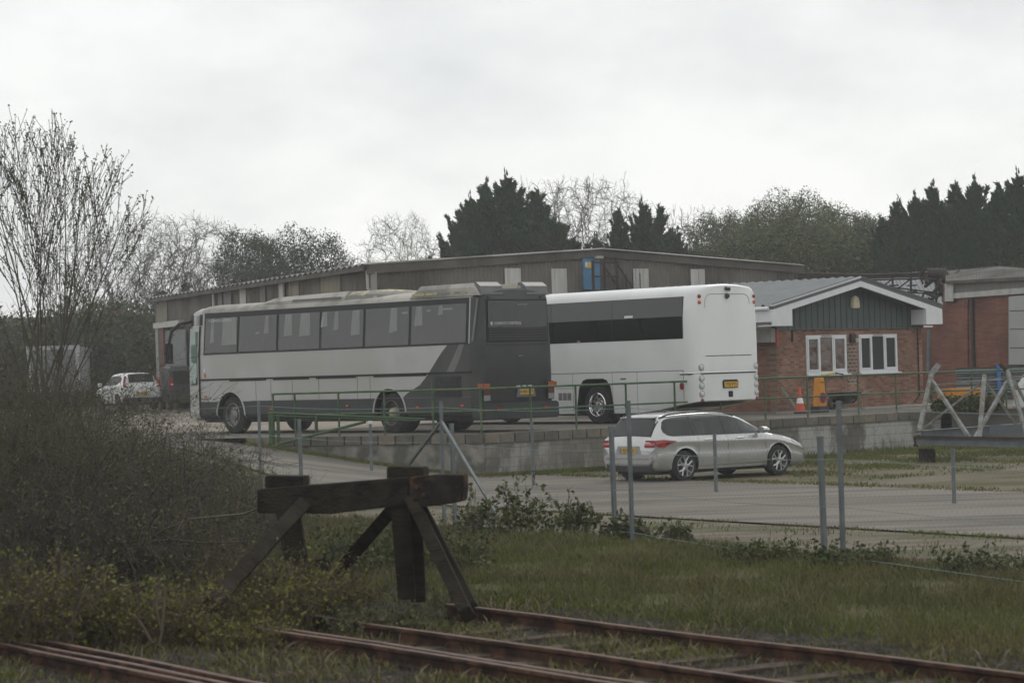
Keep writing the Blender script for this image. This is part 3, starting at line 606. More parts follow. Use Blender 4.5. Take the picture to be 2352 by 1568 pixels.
def estate():
    a=R(38.92); nl=Vector((-math.sin(a),math.cos(a),0))
    rt=empty('parked_car',Vector((3.6203,54.121,0))+nl*.90,a,'silver estate car with red tail lamps and dark roof rails parked below the block wall','car')
    st=[(-1.02,.45,.60,.62,.66,.50),(-1.00,.36,.76,.78,.80,.60),(-.965,.30,.88,.86,.905,.66),(-.90,.27,.95,.895,.985,.68),(-.75,.25,.975,.91,1.19,.66),(-.58,.24,.985,.92,1.38,.635),(-.40,.23,.985,.925,1.435,.63),(.2,.2,.98,.93,1.465,.64),(1.0,.19,.965,.93,1.475,.645),(1.5,.19,.955,.93,1.445,.64),(1.95,.19,.945,.925,1.33,.63),(2.35,.19,.935,.92,1.13,.62),(2.62,.19,.92,.92,.985,.62),(2.85,.19,.89,.915,.93,.64),(3.2,.19,.80,.90,.875,.66),(3.5,.2,.70,.87,.785,.64),(3.68,.21,.62,.80,.70,.58),(3.78,.23,.54,.71,.61,.5),(3.83,.28,.47,.60,.52,.42)]
    st=[((-.3+(p[0]+.3)*.72) if p[0]<-.3 else p[0],)+p[1:] for p in st]; RX=lambda x:(-.3+(x+.3)*.72) if x<-.3 else x
    c=Car(st); body=c.body(rt,M['carsilver'])
    cs=[cyl_cutter(x,.385,.34,y0,y1) for x in (0,2.815) for y0,y1 in ((.55,1.1),(-1.1,-.55))]; cut(body,cs)
    for cc in cs: bpy.data.objects.remove(cc)
    for x in (0,2.815):
        for sg in (1,-1): wheel(rt,x,.905*sg,.333,.23,sg,'alloy')
    zb=lerpf([(-.53,1.10),(-.44,1.02),(-.3,1.0),(2.4,.975),(2.52,.97)]); zt=lerpf([(-.53,1.13),(-.48,1.25),(-.41,1.325),(-.2,1.37),(.3,1.395),(1.0,1.40),(1.45,1.37),(1.85,1.28),(2.2,1.135),(2.52,.975)])
    for sg in (1,-1):
        g=c.patch('side_window',-.51,2.50,zb,zt,GL_CAR,rt,.007,sg,40,6)
        c.patch('window_backing',-.52,2.51,zb,zt,M['band'],rt,.003,sg,40,6)
        c.patch('chrome_trim',-.53,2.53,lambda x:zb(x)-.012,lambda x:zb(x)+.002,M['black'],g,.010,sg,40,1)
        for x0,x1 in ((.30,.36),(1.22,1.33)):
            k=.0; c.patch('window_pillar',x0,x1,zb,zt,M['black'],g,.011,sg,2,4)
        c.patch('interior_seat',.45,.70,zb,lambda x:1.26,mat('seat_grey',(.10,.10,.10)),rt,.0045,sg,3,3)
        c.patch('interior_seat',1.45,1.68,zb,lambda x:1.24,mat('seat_grey',(.10,.10,.10)),rt,.0045,sg,3,3)
        for x0 in (.56,1.52):
            m=MB(); y=sg*(c.surf(x0,.885)+.022); m.tube([(x0,y-sg*.02,.885),(x0+.05,y,.888),(x0+.19,y,.888),(x0+.24,y-sg*.02,.885)],.016,6); m.build('door_handle',M['chrome'],rt,smooth=60)
        m=MB()
        for xx,kz in ((1.27,.24),(.40,.42),(2.42,.24)):
            pts=[(xx+(-.22*max(0,(.70-z))**1.0 if xx==.40 else 0.10*(.6-z) if xx==2.42 else 0),sg*(c.surf(xx,z)+.001),z) for z in np.linspace(kz,.95,8)]; m.tube(pts,.0045,4)
        m.build('door_seam',M['seam'],rt)
        c.patch('sill_strip',.42,2.38,lambda x:.315,lambda x:.332,M['chrome'],rt,.006,sg,10,1); c.patch('lower_sill',.42,2.40,lambda x:.20,lambda x:.25,M['black'],rt,.004,sg,10,1)
        # tail lamp wraps the corner
        zl=lerpf([(-.80,.79),(-.66,.745),(-.56,.75),(-.51,.80),(-.40,.835),(-.26,.862)]); zh=lerpf([(-.80,.90),(-.73,.915),(-.59,.92),(-.26,.885)])
        tl=c.patch('tail_lamp',-.785,-.26,zl,zh,M['red'],rt,.010,sg,24,4)
        m=MB(); rows=[]
        for j in range(4):
            z=.76+.15*j/3; x=[p for p in c.xs if c.half(p)[8][1]>z][0]-.028; rows.append([(x,sg*y,z) for y in (.52,.62,.72,.83)])
        m.grid(rows); m.build('lamp_rear_lens',M['red'],tl,recalc=False)
        m=MB(); m.box(-.815,-.78,min(sg*.57,sg*.75),max(sg*.57,sg*.75),.795,.84); m.build('reversing_lens',mat('pink_lens',(.62,.25,.25),rough=.2),tl)
        m=MB(); pts=[]
        for x in np.linspace(-.42,1.62,12): pts.append((x,sg*.60,c.topz(x,.60)+.035-(.04 if x in(-.42,) else 0)))
        pts[0]=(-.45,sg*.60,c.topz(-.42,.6)); pts[-1]=(1.72,sg*.60,c.topz(1.72,.6)); m.tube(pts,.020,6); m.build('roof_rail',M['black'],rt,smooth=50)
        m=MB(); y=sg*.97; m.tube([(2.22,sg*.86,.985),(2.24,sg*.93,.99)],[.03,.03],8); m.add([],[]); mi=m.build('mirror_stalk',M['black'],rt)
        m=MB(); rows=[]
        for xx,s0 in ((2.16,.85),(2.20,1.0),(2.28,.95),(2.36,.6),(2.40,.2)): rows.append([(xx,sg*(1.02+.12*s0*math.cos(t)),1.03+.075*s0*math.sin(t)) for t in [2*math.pi*k/12 for k in range(13)]])
        m.grid(rows); m.f.append(tuple(range(12))); m.m.append(0); m.build('mirror_housing',M['carsilver'],mi,smooth=50)
        hl=c.patch('headlamp',3.28,3.74,lerpf([(3.28,.74),(3.74,.55)]),lerpf([(3.28,.79),(3.5,.70),(3.74,.585)]),M['clear'],rt,.008,sg,12,3)
    c.top('rear_window',-.725,-.505,lambda x:.60,GL_CAR,rt,.012); c.top('rear_window_backing',-.73,-.495,lambda x:.64,M['band'],rt,.006)
    m=MB(); m.box(-.56,-.42,-.54,.54,1.37,1.40); m.build('tailgate_spoiler',M['carsilver'],rt,bevel=.01)
    c.top('windscreen',1.72,2.58,lambda x:.56,GL_CAR,rt,.008); c.top('windscreen_backing',1.70,2.60,lambda x:.57,M['band'],rt,.004)
    m=MB(); m.prism([(-.42,.60),(.42,.60),(.33,.79),(-.33,.79)],-.825,-.77,'yz'); rc=m.build('plate_recess',mat('recess_silver',(.3,.31,.31),rough=.5),rt)
    plate(rt,'EJ10 JPU',frame((-.834,-.01,.70),(0,-1,0),(0,0,1)),.52,.115,.10)
    m=MB(); m.prism([(-.72,.40),(.72,.40),(.78,.46),(.78,.56),(.72,.60),(-.72,.60),(-.78,.56),(-.78,.46)],-.85,-.73,'yz'); m.build('rear_bumper',M['carsilver'],rt,bevel=.02)
    m=MB(); m.box(-.862,-.80,-.70,.70,.515,.535); m.build('bumper_strip',M['chrome'],rt)
    m=MB(); m.box(-.80,-.7,-.74,.74,.24,.40); m.build('lower_valance',M['black'],rt)
    m=MB(); m.tube([(.3,.0,1.475),(.12,0,1.53)],[.012,.004],6); m.build('aerial',M['black'],rt)
    m=MB(); m.box(-.6,3.4,-.6,.6,.17,.24); m.build('underbody',M['black'],rt)
estate()
def far_suv():
    # white hatchback-like sports utility seen from behind left, beyond the thicket
    p=atZ(316,940,1.22); a=R(117)
    rt=empty('parked_car',Vector((p.x,p.y,1.2)),a,'white sports utility car parked beyond the thicket, beside the dark van','car')
    st=[(-.75,.5,.9,.74,.95,.62),(-.72,.42,1.0,.85,1.05,.68),(-.62,.36,1.08,.90,1.22,.68),(-.42,.33,1.1,.92,1.58,.62),(-.1,.3,1.09,.93,1.64,.63),(.8,.28,1.07,.93,1.66,.64),(1.5,.28,1.05,.93,1.62,.63),(2.1,.28,1.04,.92,1.35,.62),(2.5,.28,1.02,.92,1.12,.64),(3.0,.3,.95,.9,1.03,.66),(3.35,.35,.85,.82,.92,.6),(3.5,.45,.7,.68,.75,.5)]
    c=Car(st,.12); body=c.body(rt,M['white']); cs=[cyl_cutter(x,.42,.36,y0,y1,20) for x in (0,2.7) for y0,y1 in ((.55,1.1),(-1.1,-.55))]; cut(body,cs)
    for cc in cs: bpy.data.objects.remove(cc)
    for x in (0,2.7):
        for sg in (1,-1): wheel(rt,x,.90*sg,.36,.23,sg,'plain')
    for sg in (1,-1):
        c.patch('side_window',-.1,2.2,lerpf([(-.1,1.28),(.3,1.15),(2.2,1.1)]),lerpf([(-.1,1.42),(.3,1.53),(1.3,1.53),(1.9,1.34),(2.2,1.13)]),M['band'],rt,.01,sg,20,3)
        m=MB(); m.tube([(-.45,sg*.70,1.5),(-.60,sg*.80,1.25),(-.70,sg*.84,1.08),(-.70,sg*.66,1.02)],.055,6); m.build('tail_lamp',M['red'],rt)
        m=MB(); m.box(2.1,2.3,min(sg*.93,sg*1.1),max(sg*.93,sg*1.1),1.08,1.24); m.build('mirror_housing',M['white'],rt,bevel=.03)
    c.top('rear_window',-.62,-.42,lambda x:.58,M['band'],rt,.03)
    m=MB(); m.box(-.80,-.6,-.86,.86,.36,.56); m.build('rear_bumper',M['black'],rt,bevel=.03)
    m=MB(); m.box(-.815,-.79,-.26,.26,.66,.78); m.build('number_plate',M['yplate'],rt)
far_suv()
def van():
    p=atZ(392,944,1.2); p=Vector(((437-1176)/FPX*112,112,1.15)); a=R(103.6)
    rt=empty('parked_van',Vector((p.x,p.y,p.z)),a,'dark grey panel van half hidden behind the front of the silver and grey coach','van')
    m=MB(); P=[(0,.35),(0,1.0),(.04,1.75),(.2,1.93),(2.6,1.98),(3.3,1.92),(4.0,1.25),(4.7,1.0),(4.9,.75),(4.9,.35)]
    rows=[[(x,y*w_,z if z<1.9 else z-dz) for x,z in P] for y,w_,dz in ((.95,1,.08),(.86,1,0),(-.86,1,0),(-.95,1,.08))]
    m.grid(rows); n=len(P); m.f+=[tuple(range(n)),tuple(range(3*n,4*n))[::-1],(0,n,2*n,3*n),(n-1,2*n-1,3*n-1,4*n-1)]; m.m+=[0]*4
    m.build('body',mat('dark_van_paint',(.025,.03,.033),(.035,.038,.04),rough=.5,scale=1),rt,smooth=30)
    for x in (.8,3.9):
        for sg in (1,-1): wheel(rt,x,.97*sg,.34,.22,sg,'plain')
    m=MB(); m.box(-.02,.03,-.8,.8,1.15,1.7); m.build('rear_window',M['band'],rt)
    m=MB(); m.box(2.7,3.5,.945,.96,1.2,1.75); m.build('side_window',mat('pale_van_glass',(.10,.11,.11),rough=.1),rt)
    for sg in (1,-1):
        m=MB(); m.box(-.04,.12,min(sg*.8,sg*.97),max(sg*.8,sg*.97),.95,1.45); t=m.build('tail_lamp',M['red'],rt)
        m=MB(); m.box(-.05,-.03,sg*.82-.02,sg*.82+.08,1.12,1.18); m.build('lamp_band',M['letter'],t)
    m=MB(); m.box(-.06,.1,-.95,.95,.32,.5); m.build('rear_bumper',M['black'],rt)
van()
def far_truck():
    b=atY(196,870,125); rt=empty('parked_lorry',(b.x-.5,125,1.2),R(95),'pale box-bodied lorry parked far left behind the thicket','lorry')
    m=MB(); m.box(0,7,-.2,2.3,.9,3.1); m.build('box_body',mat('dirty_white_body',(.17,.18,.18),(.13,.135,.135),rough=.7,scale=1.5),rt,bevel=.03)
    m=MB(); 
    for x0,x1,y0,y1,z0,z1 in ((-.03,.0,-.25,-.05,.9,3.15),(-.03,0,2.15,2.35,.9,3.15),(-.03,0,-.05,2.15,2.95,3.15),(-.03,0,-.05,2.15,.9,1.0)): m.box(x0,x1,y0,y1,z0,z1)
    m.build('rear_frame',mat('frame_white',(.36,.37,.37)),rt)
    m=MB(); m.box(7.1,8.9,0,2.1,.6,2.7); m.build('cab',mat('cab_grey',(.3,.3,.32)),rt,bevel=.12)
    m=MB(); m.box(0,8.6,.4,1.7,.55,.85); m.build('chassis',M['black'],rt)
    for x in (1.6,7.9):
        for y,sg in ((-.1,-1),(2.2,1)): wheel(rt,x,y,.48,.3,sg,'plain')
far_truck()
# ================================================================ ground
A0=np.array([2.0,20.07]); TD=np.array([math.cos(R(-57.53)),math.sin(R(-57.53))]); TN=np.array([-TD[1],TD[0]])   # railway direction and its far-side normal
def uw(u,w_): p=A0+TN*u+TD*w_; return p[0],p[1]
def sm(a,b,x):
    t=min(1,max(0,(x-a)/(b-a))); return t*t*(3-2*t)
def hz(x,y):
    d=np.array([x,y])-A0; u=float(d@TN)
    h=.135+.03*sm(1.8,5.5,u)-.165*sm(6.0,9.0,u)+ (.02*math.sin(x*1.7)*math.sin(y*1.3)*sm(1,2,u)*(1-sm(7,8,u)))
    ramp=1.0*min(1,max(0,(-.9-x)/7.2)); ramp=ramp*ramp*(3-2*ramp)*.35+ramp*.65
    return h+ramp*sm(46,57,y)
def zone(name,u0,u1,du,w0,w1,dw,mt,dz=0,label=None):
    us=np.arange(u0,u1+1e-6,du); ws=np.arange(w0,w1+1e-6,dw); V=[];F=[]
    for u in us:
        for w_ in ws:
            x,y=uw(u,w_); V.append((x,y,hz(x,y)+dz))
    n=len(ws)
    for i in range(len(us)-1):
        for j in range(n-1): F.append((i*n+j,i*n+j+1,(i+1)*n+j+1,(i+1)*n+j))
    o=bigmesh(name,V,F,mt,smooth=True); o['kind']='structure'; return o
m_soil=mat('grassy_soil',(.055,.062,.027),(.10,.090,.045),spec=.08,rough=.95,scale=1.1,c3=(.062,.072,.026),s3=.5,bump=1,bscale=8)
m_ballast=mat('old_ballast',(.040,.034,.027),(.085,.070,.053),spec=.08,rough=.95,scale=9,c3=(.05,.05,.025),s3=.7,bump=1,bscale=25)
m_gravel=mat('gravel_verge_ground',(.20,.175,.14),(.13,.113,.088),rough=.95,scale=2.2,c3=(.10,.098,.058),s3=1.1,bump=1,bscale=30,spec=.1,rot=R(57.5),stretch=(.3,1,1))
m_road=mat('worn_tarmac',(.172,.158,.140),(.118,.109,.097),rough=.95,scale=2.2,spec=.1,c3=(.205,.19,.166),s3=.9,rot=R(57.5),stretch=(.16,1,1),lo=.4,hi=.6,bump=.5,bscale=60)
m_patch=mat('patchy_grass_ground',(.13,.112,.072),(.080,.080,.038),spec=.08,rough=.95,scale=.9,c3=(.165,.145,.11),s3=.4,bump=1,bscale=12)
m_yard=mat('yard_concrete',(.165,.150,.128),(.11,.10,.087),spec=.08,rough=.9,scale=.5,c3=(.20,.185,.16),s3=.15,bump=.3,bscale=20)
m_yardfar=mat('pale_yard_surface',(.30,.265,.22),(.25,.22,.185),spec=.08,rough=.9,scale=.5,c3=(.2,.18,.15),s3=.2)
zone('railway_ground',-24,1.6,.8,-60,50,1.6,m_ballast)
zone('grass_bank_ground',1.6,9.4,.6,-80,60,1.5,m_soil)
zone('gravel_verge',8.0,11.9,.45,-90,60,1.5,m_gravel,.012)
zone('road',11.7,19.7,.8,-100,70,1.5,m_road,.030)
zone('yard_ground',19.5,62,1.7,-100,80,1.7,m_patch,.004)
P0=(-6.6,62.35);P1=(-.72,59.1);P2=(11.8,70.2);P3=(26,66.5)
def upper():
    # upper yard slab, front edge on the retaining wall
    edge=[(-140,63.0),(-9.5,63.0),P0,P1,P2,P3,(60,60)]
    ys=[0,2,6,14,24,38,60,110,200,420]; rows=[]
    for k,dy in enumerate(ys):
        r=[]
        for x,y in edge:
            yy=y+.12+dy if dy else y+.12; r.append((x*(1+dy/260.),yy,ZU+.0045*max(0,min(60,yy-84))))
        rows.append(r)
    m=MB(); m.grid(rows); o=m.build('upper_yard',m_yard,smooth=60); o['kind']='structure'
    m=MB(); P=[(-9.6,66.2),(-4,70),(-2,75),(-6,98),(-30,121),(-60,121),(-60,64),(-12,64.2)]
    m.add([(x,y,ZU+.006+.0045*max(0,y-84)) for x,y in P],[tuple(range(len(P)))]); o=m.build('pale_yard_paving',m_yardfar); o['kind']='structure'
upper()
# distant ground to the horizon
m=MB(); m.add([(-1500,150,.6),(1500,150,.6),(1500,2600,.6),(-1500,2600,.6)],[(0,1,2,3)]); o=m.build('distant_ground',mat('far_field',(.07,.085,.04),(.1,.1,.06),scale=.02)); o['kind']='structure'
m=MB(); m.add([(-1500,-300,-.12),(1500,-300,-.12),(1500,160,-.12),(-1500,160,-.12)],[(0,1,2,3)]); o=m.build('ground',m_soil); o['kind']='structure'

# ---------------- retaining wall in blocks
def wallrun(name,a,b,mt,label,z1=ZU,group=None,thick=.3):
    a=Vector((a[0],a[1],0));b=Vector((b[0],b[1],0)); d=b-a; ln=d.length; ang=math.atan2(d.y,d.x)
    m=MB(); nx=int(ln/.45); rng=random.Random(int(ln*100)); rows=[]
    xs=[ln*i/nx for i in range(nx+1)]
    m.box(0,ln,0,thick,-.3,z1); w_=m.build(name,mt); w_.location=(a.x,a.y,0); w_.rotation_euler=(0,0,ang)
    tag(w_,label,'wall',group); w_.data.transform(Matrix.Identity(4)); return w_,ang,ln
m_block=brickmat('painted_blockwork','x',(.15,.14,.12),(.20,.185,.155),(.12,.113,.10),.45,.225,.009,wear=(.36,.36,.34),wscale=.75,wlo=.44,whi=.55)
m_block2=brickmat('bare_blockwork','x',(.15,.14,.12),(.19,.175,.145),(.13,.122,.108),.45,.225,.009,wear=(.31,.305,.28),wscale=1.1,wlo=.48,whi=.62)
m_render=mat('rendered_wall',(.27,.26,.23),(.17,.16,.135),rough=.95,scale=3,stretch=(1,1,.6),c3=(.10,.098,.08),s3=1.9,bump=1)
m_retain=mat('brown_stained_wall',(.085,.075,.065),(.12,.11,.095),rough=.95,scale=1.4,c3=(.16,.15,.13),s3=.8)
wallrun('retaining_wall',P0,P1,m_render,'low rendered retaining wall section with peeling paint below the green railing, left of the corner',.80)
wallrun('retaining_wall',(P1[0]+.01,P1[1]+.01),(P1[0]+4.2*.748,P1[1]+4.2*.664),m_block2,'bare grey block retaining wall between the rendered corner and the silver estate car',ZU-.02)
wallrun('retaining_wall',(P1[0]+4.21*.748,P1[1]+4.21*.664),P2,m_block,'block retaining wall with flaking white paint behind the silver estate car',ZU-.02)
wallrun('retaining_wall',(P2[0]+.3,P2[1]),P3,m_retain,'brown stained retaining wall behind the lattice steel frame',ZU-.02)
def coping(a,b):
    a=Vector((*a,0));b=Vector((*b,0));d=(b-a); n=int(d.length/.46); rng=random.Random(3); m=MB(); u=d.normalized(); q=Vector((-u.y,u.x,0))
    r_=empty('wall_coping',(a.x,a.y,0)); 
    for i in range(n):
        p=a+d*(i+.5)/n; j=rng.uniform(-.012,.012); h=rng.uniform(-.008,.006)
        c=p+q*(.12+j)-a; m.mi=rng.choice([0,0,1,2]); m.bar(c+Vector((0,0,.90))-u*.215+q*0,c+Vector((0,0,.90))+u*.215,.33,.21)
    bpy.data.objects.remove(r_)
    o=m.build('coping_course',[mat('coping_a',(.17,.155,.12),(.12,.11,.09),rough=.95,scale=4,bump=.5),mat('coping_b',(.20,.17,.12),(.14,.125,.10),rough=.95,scale=4,bump=.5),mat('coping_c',(.125,.12,.10),(.09,.085,.07),rough=.95,scale=4,bump=.5)])
    o.location=(a.x,a.y,.012); return tag(o,None)
for a_,b_,lb in ((P0,P1,'course of worn stone blocks along the top of the rendered retaining wall'),(P1,P2,'long course of worn stone blocks under the green railing by the office')):
    tag(coping(a_,b_),lb,'coping')
# ---------------- green tubular railing
def on_poly(px,pts):
    r=ray(px/1.653,900); k=r.x/r.y
    for a,b in zip(pts,pts[1:]):
        # a+(b-a)t with x=k*y
        den=(b[0]-a[0])-k*(b[1]-a[1]); t=(k*a[1]-a[0])/den if abs(den)>1e-9 else -1
        if -.001<=t<=1.001: return (a[0]+(b[0]-a[0])*t,a[1]+(b[1]-a[1])*t)
def railing():
    pts=[P0,(P1[0],P1[1]+.15),P2,(P3[0],P3[1])]
    q=[(x,y+.15) for x,y in pts]
    px=[1036,1118,1284,1458,1642,1824,2013,2185,2376,2561,2735,2904,3065,3258,3402,3538,3690,3820,3950]
    c=[on_poly(p,q) for p in px]; c=[p for p in c if p]
    o=empty('tube_railing',(c[0][0],c[0][1],ZU),0,'long green tube railing with two rails along the edge of the upper yard','railing'); O=Vector(o.location)
    m=MB(); m2=MB(); zt=1.06; 
    path=[Vector((x,y,ZU+zt))-O for x,y in [c[0]]+[p for p in [(P1[0],P1[1]+.3)]]+[(P2[0],P2[1]+.15),(c[-1])]]
    m.tube(path,.026,8); m.build('top_rail',M['green'],o,smooth=60)
    m.__init__(); m.tube([p-Vector((0,0,.52)) for p in path],.022,8); m.build('middle_rail',M['green'],o,smooth=60)
    for i,(x,y) in enumerate(c):
        m=MB(); p=Vector((x,y,ZU-.02))-O; m.tube([p,p+Vector((0,0,zt-.03)),p+Vector((0,0,zt+.02))],[.026,.026,.04],8); m.tube([p+Vector((0,0,.49)),p+Vector((0,0,.59))],.038,8); m.build('post',M['green'],o,smooth=60)
railing()
def lowgate():
    Y=60.6
    def w_(px,py): return atY(px/1.653,py/1.653,Y-.0)
    def c2(a,b): return (850+a*.489,1450+b*.489)
    base=w_(*c2(370,490)); o=empty('ramp_gate',base,0,'yellowed green tube gate with diagonal brace by the ramp left of the wall','gate')
    def P(a,b,dy=0): v=atY(c2(a,b)[0]/1.653,c2(a,b)[1]/1.653,Y+dy); return v-base
    for nm,pts,r in (('upper_tube',[P(345,240),P(900,262),P(1560,288,-.6)],.03),('second_tube',[P(350,262),P(900,280),P(1500,300,-.6)],.02),('diagonal_brace',[P(420,482,-.2),P(1090,310,-.5)],.035),('lower_tube',[P(380,505,-.2),P(700,405,-.3)],.02)):
        m=MB(); m.tube(pts,r,8); m.build(nm,mat('green_gate_paint',(.025,.062,.022),(.045,.08,.028),rough=.6,scale=5),o,smooth=60)
    for a,b0,b1,r in ((368,242,490,.07),(420,262,478,.04),(715,258,400,.04),(1090,270,320,.035),(385,262,480,.03)):
        m=MB(); m.tube([P(a,b0,-.05),P(a+4,b1,-.05)],r,8); m.build('upright',mat('green_gate_paint',(.05,.13,.03)),o,smooth=60)
lowgate()

# ---------------- office
m_brickx=brickmat('office_brick_front','x',(.20,.080,.050),(.33,.19,.125),(.20,.17,.14),.225,.075,.010,bias=-.1)
m_bricky=brickmat('office_brick_side','y',(.21,.085,.05),(.28,.15,.095),(.14,.115,.10),.225,.075,.010,bias=-.1)
def office():
    a=R(49.11); o=empty('brick_office',(7.5971,73.046,ZU),a,'single storey brick office with green clad gable, white barge boards and two white windows','office building')
    W,D=7.9,7.5
    m=MB(); m.box(0,W,0,.25,-.3,2.46); m.build('front_wall',m_brickx,o)
    m=MB(); m.box(0,.25,.25,D,-.3,2.46); m.build('side_wall',m_bricky,o)
    m=MB(); m.box(W-.25,W,.25,D,-.3,2.46); m.build('side_wall',m_bricky,o)
    # gable cladding with vertical boards
    apx=3.58; zr=3.70; ze=2.98
    def ztop(x): return zr-(abs(x-apx))*(zr-ze)/4.2
    m=MB(); nb=52
    for i in range(nb):
        x0=-.04+(W+.08)*i/nb; x1=-.04+(W+.08)*(i+1)/nb; d=.0 if i%2 else .016
        m.prism([(x0,2.42),(x1-.006,2.42),(x1-.006,ztop(x1)-.02),(x0,ztop(x0)-.02)],-.045-d,.10)
    m.build('gable_cladding',M['gclad'],o)
    m=MB(); m.box(-.05,W+.05,-.07,.1,2.395,2.42); m.build('cladding_drip_strip',M['roofdark'],o)
    # roof (left slope seen): ribbed sheet
    ov=.62; le=-1.0; re=W+.22; sl=(3.86-3.03)/(apx-le)
    for sg,xe in ((-1,le),(1,re)):
        m=MB(); rows=[]; n=104; y0=-ov;y1=D+.4
        for k in range(2):
            x=xe if k==0 else apx; z=3.06+(0 if k==0 else .84)
            rows.append([(x,y0+(y1-y0)*i/n,z+(.07 if (i%4) in(0,) else 0)) for i in range(n+1)])
        m.grid(rows); m.build('roof_sheet',M['roofsheet'],o)
        m=MB(); m.prism([(xe,2.985),(apx,2.985+.84),(apx,3.045+.84),(xe,3.045)],-ov,D+.4); m.build('roof_deck',M['roofdark'],o)
        m=MB(); m.prism([(xe,3.06),(apx,3.90),(apx,3.95),(xe,3.10)],-ov-.03,-ov+.06); m.build('verge_flashing',mat('pale_flashing',(.55,.57,.58)) if sg<0 else M['roofdark'],o)
        m=MB(); m.prism([(xe,2.975),(apx,3.815),(apx,3.885),(xe,3.05)],-ov-.025,-ov+.02); m.build('roof_edge',M['roofdark'],o)
        # white barge board with boxed end
        wb=.17
        m=MB(); m.prism([(xe,2.97),(apx,3.81),(apx,3.81-wb),(xe-sg*(.95 if sg<0 else .95),2.97+.95*sl-wb)],-ov-.015,-ov+.05) if False else None
        xin=xe+(.95 if sg<0 else -.95)
        m.prism([(xe,2.97),(apx,3.81),(apx,3.81-wb),(xin,2.97+.95*sl-wb),(xin,2.50),(xe,2.50)],-ov-.015,-ov+.05); m.build('barge_board',M['whitepvc'],o)
        m=MB(); m.box(min(xe,xe-sg*.03),max(xe,xe-sg*.03),-ov+.05,D+.3,2.62,2.97); m.build('fascia_board',M['whitepvc'],o)
        m=MB(); m.box(min(xe,xin),max(xe,xin),-ov+.05,-.10,2.50,2.53); m.build('soffit',M['whitepvc'],o)
        m=MB(); m.box(xin-.012,xin+.012,-ov+.05,-.10,2.50,2.97+.9*sl-wb); m.build('box_end_return',M['whitepvc'],o)
        m=MB(); m.tube([(xe+sg*.06,-ov+.1,3.0),(xe+sg*.06,D+.3,3.0)],.055,8); m.build('gutter',M['whitepvc'],o,smooth=60)
    m=MB(); m.box(-.25,0,-.02,.6,2.05,2.45); m.build('eaves_bracket',M['concrete'],o)
    # windows
    for x0,x1,kind in ((1.50,3.62,0),(4.30,6.42,1)):
        z0,z1=1.10,2.23
        m=MB(); fr=.06
        m.box(x0,x1,-.03,.05,z1-fr,z1); m.box(x0,x1,-.03,.05,z0,z0+fr)
        for xx in (x0,x1-fr): m.box(xx,xx+fr,-.03,.05,z0+fr,z1-fr)
        t=(x1-x0)/3; ms=[x0+t*.98,x0+t*1.98]
        for xx in ms: m.box(xx-.035,xx+.035,-.03,.05,z0+fr,z1-fr)
        wd=m.build('window',M['whitepvc'],o)
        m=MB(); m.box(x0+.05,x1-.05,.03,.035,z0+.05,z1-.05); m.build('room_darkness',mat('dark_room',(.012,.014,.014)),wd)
        for lo,hi in ((x0+fr,ms[0]-.035),(ms[1]+.035,x1-fr)):
            m=MB(); s=.055
            for bx in ((lo,hi,z0+fr,z0+fr+s+.01),(lo,hi,z1-fr-s,z1-fr),(lo,lo+s,z0+fr+s+.01,z1-fr-s),(hi-s,hi,z0+fr+s+.01,z1-fr-s)): m.box(bx[0],bx[1],-.045,-.0,bx[2],bx[3])
            m.build('casement',M['whitepvc'],wd)
        m=MB(); m.box(x0+.05,x1-.05,-.004,.004,z0+.05,z1-.05); m.build('pane',glassmat('window_glass',(.75,.78,.77),.0,.03,(.1,.1,.1),.06) if 'wg' not in MATS else MATS['wg'],wd); MATS['wg']=wd.children[-1].data.materials[0]
        m=MB(); m.box(ms[1]+.10,x1-.12,.012,.02,z0+.1,z1-.1); m.build('curtain',M['curtain'],wd)
        if kind==0:
            m=MB(); m.box(ms[0]+.42,ms[0]+.60,.01,.02,z0+.06,z0+.30); m.build('box_on_sill',mat('tan_box',(.30,.27,.18),(.2,.2,.15),scale=20),wd)
            m=MB(); m.box(ms[0]+.06,ms[0]+.30,.01,.02,z0+.06,z0+.14); m.box(x0+.48,x0+.56,.01,.02,z0+.08,z0+.16); m.build('papers_on_sill',M['letter'],wd)
        m=MB(); m.box(x0-.0,x1+.12,-.10,.02,z0-.075,z0-.03); m.box(x0,x1,-.05,.03,z0-.03,z0); m.build('sill',M['whitepvc'],wd)
        m=MB(); m.box(ms[0]+.1,ms[1]-.1,-.045,-.03,z1-.035,z1-.015); m.build('trickle_vent',M['seam'],wd)
    # patched bricks between windows, security lamp, alarm box
    m=MB(); m.box(3.68,4.22,-.006,.0,.75,2.0); m.build('repaired_brickwork',brickmat('repaired_brick','x',(.10,.06,.05),(.17,.10,.075),(.27,.22,.18),.225,.11,.03),o)
    m=MB(); m.box(3.80,4.10,-.09,-.01,1.98,2.26); l=m.build('wall_lamp',M['black'],o,bevel=.02)
    m=MB(); m.box(3.98,4.14,-.14,-.09,2.0,2.12); m.build('lamp_glass',M['cream'],l,bevel=.01)
    m=MB(); m.prism([(4.0-.20,3.02),(4.0+.20,3.02),(4.0+.18,3.24),(4.0+.12,3.36),(4.0,3.39),(4.0-.12,3.36),(4.0-.18,3.24)],-.19,-.06); m.build('alarm_box',mat('alarm_cream',(.62,.58,.40)),o,bevel=.03)
    for x in (.78,.84):
        m=MB(); m.tube([(x,-.02,2.05),(x,-.02,2.4)],.014,6); m.build('cable_conduit',M['black'],o)
    m=MB(); m.box(-.03,.09,-.05,-.01,1.92,2.38); m.build('red_bracket',mat('faded_red',(.35,.05,.04)),o)
    m=MB(); m.tube([(7.62,-.03,2.4),(7.62,-.03,.3),(7.3,-.05,.12)],.022,6); m.build('waste_pipe',M['darksteel'],o)
